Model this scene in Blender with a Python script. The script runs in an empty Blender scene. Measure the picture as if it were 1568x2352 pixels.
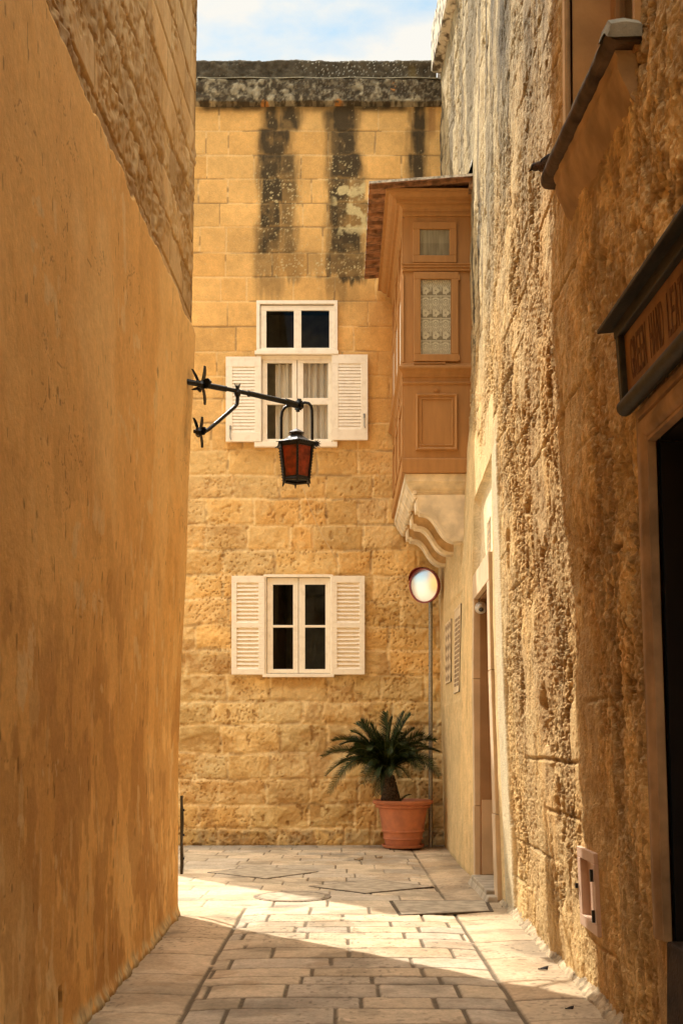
import bpy, math, random
import numpy as np
from mathutils import Vector, Matrix

# ------------------------------------------------------------------ camera / world / sun
S = bpy.context.scene
COL = S.collection
F, H, CX, HY = 2640.0, 1.3, 784.0, 1708.0      # focal (in 1568x2352 units), eye height, centre column, horizon row

cam_d = bpy.data.cameras.new("camera")
cam = bpy.data.objects.new("camera", cam_d)
COL.objects.link(cam)
cam.location = (0, 0, H)
cam.rotation_euler = (math.radians(90), 0, 0)
cam_d.sensor_fit = 'VERTICAL'
cam_d.sensor_height = 36.0
cam_d.lens = F / 2352 * 36.0
cam_d.shift_y = (HY - 1176) / 2352.0
cam_d.clip_start = 0.05
cam_d.clip_end = 1000
S.camera = cam

SUN_EL, SUN_AZ = math.radians(52), math.radians(-39.8)   # azimuth measured clockwise from +Y
w = bpy.data.worlds.new("World")
S.world = w
w.use_nodes = True
nt = w.node_tree
nt.nodes.clear()
out = nt.nodes.new("ShaderNodeOutputWorld")
bg = nt.nodes.new("ShaderNodeBackground")
sky = nt.nodes.new("ShaderNodeTexSky")
sky.sky_type = 'NISHITA'
sky.sun_disc = False
sky.sun_elevation = SUN_EL
sky.sun_rotation = SUN_AZ
sky.dust_density = 0.3
tc = nt.nodes.new("ShaderNodeTexCoord")
sep = nt.nodes.new("ShaderNodeSeparateXYZ")
nt.links.new(tc.outputs['Generated'], sep.inputs[0])
mx = nt.nodes.new("ShaderNodeMath"); mx.operation = 'MAXIMUM'; mx.inputs[1].default_value = 0.08
nt.links.new(sep.outputs['Z'], mx.inputs[0])
dv = nt.nodes.new("ShaderNodeVectorMath"); dv.operation = 'DIVIDE'
cb = nt.nodes.new("ShaderNodeCombineXYZ")
for i in range(3):
    nt.links.new(mx.outputs[0], cb.inputs[i])
nt.links.new(tc.outputs['Generated'], dv.inputs[0]); nt.links.new(cb.outputs[0], dv.inputs[1])
n1 = nt.nodes.new("ShaderNodeTexNoise"); n1.inputs['Scale'].default_value = 2.6
n1.inputs['Detail'].default_value = 7; n1.inputs['Roughness'].default_value = 0.55
nt.links.new(dv.outputs[0], n1.inputs['Vector'])
cr = nt.nodes.new("ShaderNodeValToRGB")
cr.color_ramp.elements[0].position = 0.42; cr.color_ramp.elements[1].position = 0.60
nt.links.new(n1.outputs['Fac'], cr.inputs[0])
hz = nt.nodes.new("ShaderNodeMapRange"); hz.interpolation_type = 'SMOOTHSTEP'      # cloud thickened and brightened overhead, out of view, to fill the alley with light
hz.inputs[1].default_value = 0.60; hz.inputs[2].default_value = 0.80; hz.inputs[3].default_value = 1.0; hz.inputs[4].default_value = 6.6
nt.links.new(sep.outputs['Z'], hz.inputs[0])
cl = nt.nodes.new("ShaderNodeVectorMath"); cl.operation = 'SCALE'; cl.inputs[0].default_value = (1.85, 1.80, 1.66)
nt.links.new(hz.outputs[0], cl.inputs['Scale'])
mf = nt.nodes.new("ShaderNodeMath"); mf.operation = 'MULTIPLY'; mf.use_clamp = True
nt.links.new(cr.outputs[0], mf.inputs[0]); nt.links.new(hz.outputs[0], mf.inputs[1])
tint = nt.nodes.new("ShaderNodeVectorMath"); tint.operation = 'MULTIPLY'; tint.inputs[1].default_value = (.33, .44, .38)
nt.links.new(sky.outputs[0], tint.inputs[0])
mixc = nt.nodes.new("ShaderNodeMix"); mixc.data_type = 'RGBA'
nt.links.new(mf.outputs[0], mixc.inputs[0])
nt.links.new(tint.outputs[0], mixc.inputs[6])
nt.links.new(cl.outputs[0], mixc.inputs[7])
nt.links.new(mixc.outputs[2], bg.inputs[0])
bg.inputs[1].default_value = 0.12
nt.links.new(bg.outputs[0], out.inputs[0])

sd = bpy.data.lights.new("sun", 'SUN')
sd.energy = 1.5
sd.angle = math.radians(0.53)
sd.color = (1.0, 0.93, 0.82)
sun = bpy.data.objects.new("sun", sd)
COL.objects.link(sun)
ldir = Vector((-math.sin(SUN_AZ) * math.cos(SUN_EL), -math.cos(SUN_AZ) * math.cos(SUN_EL), -math.sin(SUN_EL)))
sun.rotation_euler = ldir.to_track_quat('-Z', 'Y').to_euler()
sun.location = (-6, 10, 14)

vs = S.view_settings
vs.view_transform = 'Standard'; vs.look = 'None'; vs.exposure = 2.14; vs.gamma = 1.0
S.cycles.max_bounces = 12
S.cycles.diffuse_bounces = 8
S.cycles.transparent_max_bounces = 12
S.cycles.use_denoising = True
S.cycles.sample_clamp_indirect = 8

# ------------------------------------------------------------------ helpers
def P(x, y, Y):
    return Vector(((x - CX) / F * Y, Y, H - (y - HY) / F * Y))

def G(x, y):
    Y = F * H / (y - HY)
    return ((x - CX) / F * Y, Y)

def h2(ix, iy, seed):
    h = (ix.astype(np.int64) * 374761393 + iy.astype(np.int64) * 668265263 + seed * 1442695041) & 0xffffffff
    h = ((h ^ (h >> 13)) * 1274126177) & 0xffffffff
    h = (h ^ (h >> 16)) & 0xffffffff
    return h / 4294967296.0

def vn(x, y, seed=0):
    x, y = np.broadcast_arrays(x, y)
    ix = np.floor(x); iy = np.floor(y)
    fx = x - ix; fy = y - iy
    fx = fx * fx * fx * (fx * (fx * 6 - 15) + 10); fy = fy * fy * fy * (fy * (fy * 6 - 15) + 10)
    a = h2(ix, iy, seed); b = h2(ix + 1, iy, seed); c = h2(ix, iy + 1, seed); d = h2(ix + 1, iy + 1, seed)
    return (a + (b - a) * fx) * (1 - fy) + (c + (d - c) * fx) * fy

def fbm(x, y, o=4, seed=0, gain=0.5):
    t = 0.0; a = 1.0; n = 0.0
    for i in range(o):
        t = t + a * vn(x * 2.03 ** i + 17.3 * i, y * 2.03 ** i - 9.1 * i, seed + i * 7)
        n += a; a *= gain
    return t / n

def worley(x, y, seed=0, jit=1.0):
    x, y = np.broadcast_arrays(x, y)
    ix = np.floor(x); iy = np.floor(y)
    best = np.full(x.shape, 9.0); rid = np.zeros(x.shape)
    for dx in (-1, 0, 1):
        for dy in (-1, 0, 1):
            cx = ix + dx; cy = iy + dy
            px = cx + 0.5 + (h2(cx, cy, seed) - .5) * jit
            py = cy + 0.5 + (h2(cx, cy, seed + 1) - .5) * jit
            d = np.hypot(x - px, y - py)
            m = d < best
            best = np.where(m, d, best); rid = np.where(m, h2(cx, cy, seed + 2), rid)
    return best, rid

def ss(a, b, x):
    t = np.clip((x - a) / (b - a), 0, 1)
    return t * t * (3 - 2 * t)

def cmix(A, B, m):
    m = np.asarray(m)[..., None]
    return A * (1 - m) + np.asarray(B) * m

def tag(o, label=None, cat=None, group=None, kind=None):
    if label: o["label"] = label
    if cat: o["category"] = cat
    if group: o["group"] = group
    if kind: o["kind"] = kind
    return o

def empty(name, loc=(0, 0, 0), **k):
    o = bpy.data.objects.new(name, None)
    o.location = loc
    COL.objects.link(o)
    o.empty_display_size = 0.2
    tag(o, **k)
    return o

def link(name, me, m=None, parent=None, smooth=False):
    o = bpy.data.objects.new(name, me)
    COL.objects.link(o)
    if m is not None: me.materials.append(m)
    if parent is not None:
        o.parent = parent
        par = parent; off = Vector((0, 0, 0))
        while par is not None:
            off += par.location; par = par.parent
        me.transform(Matrix.Translation(-off))
    if smooth:
        me.polygons.foreach_set("use_smooth", [True] * len(me.polygons))
    return o

class MB:
    """collects polygons in world space and links them as one mesh object"""
    def __init__(s): s.v = []; s.f = []
    def poly(s, pts):
        b = len(s.v); s.v += [tuple(p) for p in pts]; s.f.append(tuple(range(b, b + len(pts))))
    def hexa(s, p):          # 8 points: 0-3 bottom ring, 4-7 top ring
        b = len(s.v); s.v += [tuple(q) for q in p]
        for q in ((3, 2, 1, 0), (4, 5, 6, 7), (0, 1, 5, 4), (1, 2, 6, 5), (2, 3, 7, 6), (3, 0, 4, 7)):
            s.f.append(tuple(b + i for i in q))
    def box(s, x0, x1, y0, y1, z0, z1):
        s.hexa([(x0, y0, z0), (x1, y0, z0), (x1, y1, z0), (x0, y1, z0), (x0, y0, z1), (x1, y0, z1), (x1, y1, z1), (x0, y1, z1)])
    def tube(s, pts, r, n=10, cap=True):
        pts = [Vector(p) for p in pts]
        rs = r if isinstance(r, (list, tuple)) else [r] * len(pts)
        rings = []
        up = None
        for i, p in enumerate(pts):
            t = (pts[min(i + 1, len(pts) - 1)] - pts[max(i - 1, 0)]).normalized()
            if up is None:
                up = Vector((0, 0, 1)) if abs(t.z) < .9 else Vector((1, 0, 0))
            a = t.cross(up)
            if a.length < 1e-6: a = t.cross(Vector((0, 1, 0)))
            a.normalize(); b = t.cross(a).normalized(); up = -b if False else a.cross(t)
            base = len(s.v)
            for k in range(n):
                an = 2 * math.pi * k / n
                s.v.append(tuple(p + (a * math.cos(an) + b * math.sin(an)) * rs[i]))
            rings.append(base)
        for i in range(len(rings) - 1):
            for k in range(n):
                s.f.append((rings[i] + k, rings[i] + (k + 1) % n, rings[i + 1] + (k + 1) % n, rings[i + 1] + k))
        if cap:
            s.f.append(tuple(rings[0] + k for k in range(n))[::-1])
            s.f.append(tuple(rings[-1] + k for k in range(n)))
    def lathe(s, c, prof, n=48, axis='z'):
        c = Vector(c); rings = []
        for r, z in prof:
            base = len(s.v)
            for k in range(n):
                an = 2 * math.pi * k / n
                s.v.append((c.x + r * math.cos(an), c.y + r * math.sin(an), c.z + z))
            rings.append(base)
        for i in range(len(rings) - 1):
            for k in range(n):
                s.f.append((rings[i] + k, rings[i] + (k + 1) % n, rings[i + 1] + (k + 1) % n, rings[i + 1] + k))
    def prism(s, pts, d):    # extrude polygon pts by vector d
        d = Vector(d); n = len(pts); b = len(s.v)
        s.v += [tuple(Vector(p)) for p in pts] + [tuple(Vector(p) + d) for p in pts]
        s.f.append(tuple(range(b, b + n))[::-1]); s.f.append(tuple(range(b + n, b + 2 * n)))
        for i in range(n):
            j = (i + 1) % n
            s.f.append((b + i, b + j, b + n + j, b + n + i))
    def strip(s, rows):      # rows: list of equal-length point lists
        n = len(rows[0]); b = len(s.v)
        for r in rows: s.v += [tuple(p) for p in r]
        for i in range(len(rows) - 1):
            for k in range(n - 1):
                s.f.append((b + i * n + k, b + i * n + k + 1, b + (i + 1) * n + k + 1, b + (i + 1) * n + k))
    def build(s, name, m, parent=None, smooth=False, bevel=0):
        me = bpy.data.meshes.new(name)
        me.from_pydata(s.v, [], s.f)
        import bmesh
        bm = bmesh.new(); bm.from_mesh(me)
        bmesh.ops.recalc_face_normals(bm, faces=bm.faces)
        bm.to_mesh(me); bm.free()
        o = link(name, me, m, parent, smooth)
        if bevel:
            md = o.modifiers.new("bevel", 'BEVEL'); md.width = bevel; md.segments = 2; md.limit_method = 'ANGLE'
            md.angle_limit = math.radians(40)
        if smooth:
            me.set_sharp_from_angle(angle=math.radians(42))
        return o

def grid_mesh(name, X, Y, Z, C, keep, m, parent=None, flip=False, tone=None):
    nu, nv = X.shape
    if C is not None and tone is not None: C = C * np.array(tone)
    co = np.stack([X, Y, Z], -1).reshape(-1, 3).astype(np.float32)
    idx = np.arange(nu * nv).reshape(nu, nv)
    q = np.stack([idx[:-1, :-1], idx[1:, :-1], idx[1:, 1:], idx[:-1, 1:]], -1)
    if flip: q = q[..., ::-1]
    if keep is not None: q = q[keep]
    q = q.reshape(-1, 4)
    used = np.zeros(nu * nv, bool); used[q.ravel()] = True
    remap = np.cumsum(used) - 1
    q = remap[q]; co = co[used]
    me = bpy.data.meshes.new(name)
    me.vertices.add(len(co)); me.vertices.foreach_set("co", co.ravel())
    me.loops.add(q.size); me.loops.foreach_set("vertex_index", q.ravel().astype(np.int32))
    me.polygons.add(len(q))
    me.polygons.foreach_set("loop_start", np.arange(0, q.size, 4, dtype=np.int32))
    me.polygons.foreach_set("use_smooth", np.ones(len(q), bool))
    me.update(calc_edges=True)
    if C is not None:
        ca = me.color_attributes.new("Col", 'FLOAT_COLOR', 'POINT')
        c4 = np.ones((nu * nv, 4), np.float32); c4[:, :3] = np.clip(C.reshape(-1, 3), 0.004, 0.92)
        ca.data.foreach_set("color", c4[used].ravel())
    me.validate()
    return link(name, me, m, parent)

def lines(bounds, fn, extra=()):
    """1-D sample positions from bounds[0] to bounds[1]; step fn(p); passes exactly through extra"""
    out = []; stops = sorted(e for e in extra if bounds[0] < e < bounds[1]) + [bounds[1]]
    p = bounds[0]
    for s in stops:
        seg = [p]
        q = p
        while q < s:
            q += fn(q); seg.append(q)
        sc = (s - p) / (seg[-1] - p)
        out += [p + (t - p) * sc for t in seg[:-1]]
        p = s
    out.append(bounds[1])
    return np.array(out)

# ------------------------------------------------------------------ materials
def base_mat(name):
    m = bpy.data.materials.new(name); m.use_nodes = True
    t = m.node_tree; b = t.nodes["Principled BSDF"]
    return m, t, b

def mat(name, col, rough=0.6, metal=0.0, var=0.12, vscale=9, bump=0.0, bscale=60, spec=0.3, stretch=None, detail=5, col2=None, edge=(0.35, 0.65)):
    m, t, b = base_mat(name)
    tcn = t.nodes.new("ShaderNodeTexCoord"); mp = t.nodes.new("ShaderNodeMapping")
    geo = t.nodes.new("ShaderNodeNewGeometry")
    t.links.new(geo.outputs['Position'], mp.inputs[0])
    if stretch: mp.inputs['Scale'].default_value = stretch
    n = t.nodes.new("ShaderNodeTexNoise"); n.inputs['Scale'].default_value = vscale; n.inputs['Detail'].default_value = detail
    t.links.new(mp.outputs[0], n.inputs['Vector'])
    r = t.nodes.new("ShaderNodeMapRange"); r.inputs[1].default_value = edge[0]; r.inputs[2].default_value = edge[1]
    t.links.new(n.outputs['Fac'], r.inputs[0])
    mixn = t.nodes.new("ShaderNodeMix"); mixn.data_type = 'RGBA'
    t.links.new(r.outputs[0], mixn.inputs[0])
    c2 = col2 if col2 else tuple(c * (1 - var) ** 2 for c in col)
    mixn.inputs[6].default_value = (*[min(1, c * (1 + var * .5)) for c in col], 1); mixn.inputs[7].default_value = (*c2, 1)
    t.links.new(mixn.outputs[2], b.inputs['Base Color'])
    b.inputs['Roughness'].default_value = rough; b.inputs['Metallic'].default_value = metal
    b.inputs['Specular IOR Level'].default_value = spec
    if bump:
        n2 = t.nodes.new("ShaderNodeTexNoise"); n2.inputs['Scale'].default_value = bscale; n2.inputs['Detail'].default_value = 6
        t.links.new(mp.outputs[0], n2.inputs['Vector'])
        bp = t.nodes.new("ShaderNodeBump"); bp.inputs['Strength'].default_value = bump; bp.inputs['Distance'].default_value = 0.01
        t.links.new(n2.outputs['Fac'], bp.inputs['Height']); t.links.new(bp.outputs[0], b.inputs['Normal'])
    return m

def attr_mat(name, b1=0.5, s1=70, b2=0.4, s2=260, var=0.16, rough=0.92, stretch=(1, 1, 1), pits=0.0):
    m, t, b = base_mat(name)
    at = t.nodes.new("ShaderNodeAttribute"); at.attribute_name = "Col"
    geo = t.nodes.new("ShaderNodeNewGeometry"); mp = t.nodes.new("ShaderNodeMapping"); mp.inputs['Scale'].default_value = stretch
    t.links.new(geo.outputs['Position'], mp.inputs[0])
    def noise(sc, d=6, r=0.6):
        n = t.nodes.new("ShaderNodeTexNoise"); n.inputs['Scale'].default_value = sc; n.inputs['Detail'].default_value = d
        n.inputs['Roughness'].default_value = r
        t.links.new(mp.outputs[0], n.inputs['Vector']); return n
    na = noise(s1); nb = noise(s2, 4); nc = noise(18, 5)
    add = t.nodes.new("ShaderNodeMath"); add.operation = 'ADD'
    t.links.new(na.outputs['Fac'], add.inputs[0]); t.links.new(nc.outputs['Fac'], add.inputs[1])
    r = t.nodes.new("ShaderNodeMapRange"); r.inputs[1].default_value = 0.7; r.inputs[2].default_value = 1.3
    r.inputs[3].default_value = 1 - var; r.inputs[4].default_value = 1 + var
    t.links.new(add.outputs[0], r.inputs[0])
    vm = t.nodes.new("ShaderNodeVectorMath"); vm.operation = 'SCALE'
    t.links.new(at.outputs['Color'], vm.inputs[0]); t.links.new(r.outputs[0], vm.inputs['Scale'])
    t.links.new(vm.outputs[0], b.inputs['Base Color'])
    b.inputs['Roughness'].default_value = rough; b.inputs['Specular IOR Level'].default_value = 0.15
    bp = t.nodes.new("ShaderNodeBump"); bp.inputs['Strength'].default_value = b1; bp.inputs['Distance'].default_value = 0.012
    t.links.new(na.outputs['Fac'], bp.inputs['Height'])
    bq = t.nodes.new("ShaderNodeBump"); bq.inputs['Strength'].default_value = b2; bq.inputs['Distance'].default_value = 0.004
    t.links.new(nb.outputs['Fac'], bq.inputs['Height']); t.links.new(bp.outputs[0], bq.inputs['Normal'])
    last = bq
    if pits:
        vo = t.nodes.new("ShaderNodeTexVoronoi"); vo.inputs['Scale'].default_value = 38
        nw = noise(30, 2); mm = t.nodes.new("ShaderNodeVectorMath"); mm.operation = 'MULTIPLY_ADD'
        t.links.new(nw.outputs['Color'], mm.inputs[0]); mm.inputs[1].default_value = (.03, .03, .03); t.links.new(mp.outputs[0], mm.inputs[2])
        t.links.new(mm.outputs[0], vo.inputs['Vector'])
        rr = t.nodes.new("ShaderNodeMapRange"); rr.inputs[1].default_value = 0.05; rr.inputs[2].default_value = 0.3
        t.links.new(vo.outputs['Distance'], rr.inputs[0])
        b3 = t.nodes.new("ShaderNodeBump"); b3.inputs['Strength'].default_value = pits; b3.inputs['Distance'].default_value = 0.01
        t.links.new(rr.outputs[0], b3.inputs['Height']); t.links.new(bq.outputs[0], b3.inputs['Normal']); last = b3
    t.links.new(last.outputs[0], b.inputs['Normal'])
    return m

M = {}
M['stone'] = attr_mat("limestone_blocks", 0.5, 60, 0.5, 220, 0.13)
M['rough'] = attr_mat("eroded_limestone", 0.9, 45, 0.8, 170, 0.2, pits=0.5)
M['plaster'] = attr_mat("ochre_plaster", 0.22, 40, 0.35, 300, 0.11)
M['paving'] = attr_mat("paving_stone", 0.3, 50, 0.6, 230, 0.2, rough=0.85)
M['white'] = mat("cream_white_paint", (.86, .78, .635), .5, var=.06, vscale=14, bump=.1, bscale=45, col2=(.76, .67, .52), edge=(.5, .8))
M['brown'] = mat("brown_orange_paint", (.42, .21, .068), .55, var=.06, vscale=16, bump=.15, bscale=60, stretch=(1, 1, .16))
M['brown_dark'] = mat("brown_sash_paint", (.42, .21, .068), .55, var=.05, vscale=18, bump=.12, bscale=60, stretch=(1, 1, .16))
M['cream_stone'] = mat("cream_carved_stone", (.82, .70, .50), .9, var=.14, vscale=7, bump=.3, bscale=55)
M['frame_stone'] = mat("painted_door_stone", (.64, .47, .29), .8, var=.08, vscale=5, bump=.15, bscale=60)
M['door'] = mat("brown_door_paint", (.36, .21, .10), .6, var=.08, vscale=5, bump=.05)
M['iron'] = mat("black_painted_iron", (.014, .013, .012), .34, metal=.4, var=.5, vscale=60, bump=.3, bscale=120, spec=.6)
M['cap_iron'] = mat("weathered_lantern_roof", (.10, .10, .10), .3, metal=.6, var=.3, vscale=50, bump=.2, bscale=80, spec=.7)
M['galv'] = mat("galvanised_steel", (.33, .31, .27), .42, metal=.75, var=.15, vscale=40, bump=.05)
M['terra'] = mat("terracotta", (.54, .20, .095), .85, var=.16, vscale=9, bump=.2, bscale=90, col2=(.44, .17, .09))
M['soil'] = mat("dark_soil", (.03, .02, .012), .95, bump=.6, bscale=60)
M['leafc'] = mat("cycad_leaf", (.026, .040, .008), .6, var=.5, vscale=20, spec=.2)
M['rachis'] = mat("cycad_midrib", (.09, .10, .03), .5, var=.2, vscale=20)
M['trunk'] = mat("cycad_trunk", (.085, .055, .032), .9, var=.5, vscale=60, bump=.6, bscale=50)
M['redplastic'] = mat("red_plastic_rim", (.24, .022, .014), .35, var=.1, spec=.5)
M['whiteplastic'] = mat("white_plastic", (.62, .58, .50), .4, var=.05)
M['blackplastic'] = mat("black_lens", (.01, .01, .01), .08, var=.1, spec=.8)
M['grille'] = mat("painted_grille", (.74, .58, .36), .6, var=.08)
M['void'] = mat("dark_interior", (.012, .008, .005), .95, var=.1)
M['old_iron'] = mat("weathered_cover_iron", (.12, .09, .06), .7, metal=.2, var=.3, vscale=30, bump=.4)
M['sign_paint'] = mat("sign_board_paint", (.30, .15, .05), .6, var=.22, vscale=9, bump=.1, col2=(.19, .085, .028))
M['sign_frame'] = mat("dark_green_brown_wood", (.040, .032, .018), .6, var=.4, vscale=12, bump=.3, bscale=50, stretch=(1, .3, 1))
M['sign_letter'] = mat("faded_brown_lettering", (.11, .042, .015), .7, var=.3, vscale=30, col2=(.20, .08, .02), edge=(.5, .72))
M['sill'] = mat("sooty_stone_sill", (.13, .085, .048), .85, var=.4, vscale=7, bump=.5, bscale=40, col2=(.045, .03, .018))
M['sill_under'] = mat("orange_render", (.50, .32, .15), .9, var=.2, vscale=6, bump=.3, bscale=40)
M['lichen_top'] = mat("lichen_cement", (.36, .32, .22), .95, var=.2, vscale=12, bump=.4)
M['pink'] = mat("pale_pink_paint", (.62, .42, .29), .55, var=.05)
M['marble'] = mat("worn_step_marble", (.46, .38, .27), .6, var=.2, vscale=9, bump=.2)
M['curtain'] = mat("net_curtain", (.78, .70, .58), .9, var=.12, vscale=25, stretch=(1, 1, .1))
M['bird_brown'] = mat("sparrow_feathers", (.10, .06, .035), .8, var=.4, vscale=150)
M['bird_dark'] = mat("dark_feathers", (.03, .02, .015), .7, var=.3, vscale=150)
M['roof_under'] = mat("rusty_corrugated_sheet", (.36, .18, .085), .85, var=.4, vscale=14, bump=.5, bscale=45)
M['white_edge'] = mat("weathered_white_sheet", (.62, .58, .50), .8, var=.35, vscale=30, bump=.4)
M['timber'] = mat("pale_bleached_timber", (.50, .42, .34), .8, var=.2, vscale=20)
M['dry_leaf'] = mat("dry_leaf", (.35, .24, .13), .8, var=.3, vscale=60)
M['dim_step'] = mat("dim_step_stone", (.045, .028, .016), .9, var=.3, vscale=10, bump=.4)  # step colour darkened to stand for the dim light in the doorway

def glass_mat(name, tint=(1, 1, 1), rough=.02, refl=1.0):
    m = bpy.data.materials.new(name); m.use_nodes = True
    t = m.node_tree; t.nodes.clear()
    o = t.nodes.new("ShaderNodeOutputMaterial"); tr = t.nodes.new("ShaderNodeBsdfTransparent"); tr.inputs[0].default_value = (*tint, 1)
    gl = t.nodes.new("ShaderNodeBsdfGlossy"); gl.inputs['Roughness'].default_value = rough
    fr = t.nodes.new("ShaderNodeFresnel"); fr.inputs[0].default_value = 1.5
    mul = t.nodes.new("ShaderNodeMath"); mul.operation = 'MULTIPLY'; mul.inputs[1].default_value = refl
    t.links.new(fr.outputs[0], mul.inputs[0])
    mi = t.nodes.new("ShaderNodeMixShader")
    t.links.new(mul.outputs[0], mi.inputs[0]); t.links.new(tr.outputs[0], mi.inputs[1]); t.links.new(gl.outputs[0], mi.inputs[2])
    t.links.new(mi.outputs[0], o.inputs[0])
    return m
M['glass'] = glass_mat("window_glass", (.92, .92, .90), refl=.22)
M['glass_dark'] = glass_mat('dark_window_glass', (.5, .53, .55), refl=.24)
M['red_glass'] = mat("red_lantern_glass", (.26, .028, .006), .12, var=.35, vscale=22, bump=.15, bscale=30, spec=.6)
m, t, b = base_mat("convex_mirror"); b.inputs['Base Color'].default_value = (.86, .85, .83, 1); b.inputs['Metallic'].default_value = 1
b.inputs['Roughness'].default_value = .28
nn = t.nodes.new("ShaderNodeTexNoise"); nn.inputs['Scale'].default_value = 6; bb = t.nodes.new("ShaderNodeBump"); bb.inputs['Strength'].default_value = .03
t.links.new(nn.outputs['Fac'], bb.inputs['Height']); t.links.new(bb.outputs[0], b.inputs['Normal'])
M['mirror'] = m
m, t, b = base_mat("vertex_painted_cloth"); a = t.nodes.new("ShaderNodeAttribute"); a.attribute_name = "Col"
t.links.new(a.outputs['Color'], b.inputs['Base Color']); b.inputs['Roughness'].default_value = .9
M['lace'] = m

# ------------------------------------------------------------------ wall shapes (X of each alley wall)
def table(Ys, Zs, T, Y, Z):
    Ys = np.array(Ys, float); Zs = np.array(Zs, float); T = np.array(T, float)
    Y, Z = np.broadcast_arrays(np.asarray(Y, float), np.asarray(Z, float))
    i = np.clip(np.searchsorted(Ys, Y) - 1, 0, len(Ys) - 2); j = np.clip(np.searchsorted(Zs, Z) - 1, 0, len(Zs) - 2)
    a = np.clip((Y - Ys[i]) / (Ys[i + 1] - Ys[i]), 0, 1); c = np.clip((Z - Zs[j]) / (Zs[j + 1] - Zs[j]), 0, 1)
    return (T[i, j] * (1 - a) + T[i + 1, j] * a) * (1 - c) + (T[i, j + 1] * (1 - a) + T[i + 1, j + 1] * a) * c

RY = [-12, 3, 4.6, 5.6, 8.75, 9.3, 10.65, 12.2, 14.7]
RZ = [0, 2, 3.5, 5, 7, 10]
RT = [[1.27, 1.22, 1.20, 1.20, 1.20, 1.20],
      [1.27, 1.22, 1.20, 1.20, 1.20, 1.20],
      [1.27, 1.20, 1.155, 1.15, 1.15, 1.15],
      [1.28, 1.18, 1.105, 1.09, 1.09, 1.09],
      [1.31, 1.23, 1.18, 1.18, 1.20, 1.20],
      [1.31, 1.24, 1.21, 1.22, 1.23, 1.23],
      [1.27, 1.245, 1.26, 1.29, 1.32, 1.31],
      [1.26, 1.26, 1.30, 1.355, 1.39, 1.35],
      [1.31, 1.27, 1.24, 1.255, 1.27, 1.26]]
def XR(Y, Z): return table(RY, RZ, RT, Y, Z)
def xr(Y, Z): return float(XR(Y, Z))

LY = [-12, 4, 5, 8.75]
LZ = [0, 1.2, 2.0, 2.65, 4.5, 7, 10]
LT = [[-1.20, -1.21, -1.21, -1.22, -1.27, -1.30, -1.30],
      [-1.20, -1.21, -1.21, -1.22, -1.27, -1.30, -1.30],
      [-1.20, -1.21, -1.20, -1.20, -1.23, -1.26, -1.26],
      [-1.22, -1.218, -1.19, -1.155, -1.115, -1.07, -1.06]]
def XL(Y, Z): return table(LY, LZ, LT, Y, Z)
YB = 14.7
XEND = -4.45

# ------------------------------------------------------------------ ground
gm = mat("street_ground", (.44, .36, .26), .9, var=.12, vscale=2, bump=.3, bscale=12)
mb = MB(); mb.box(-60, 60, -60, 80, -0.5, -0.04)
tag(mb.build("ground", gm), kind="structure")

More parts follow.
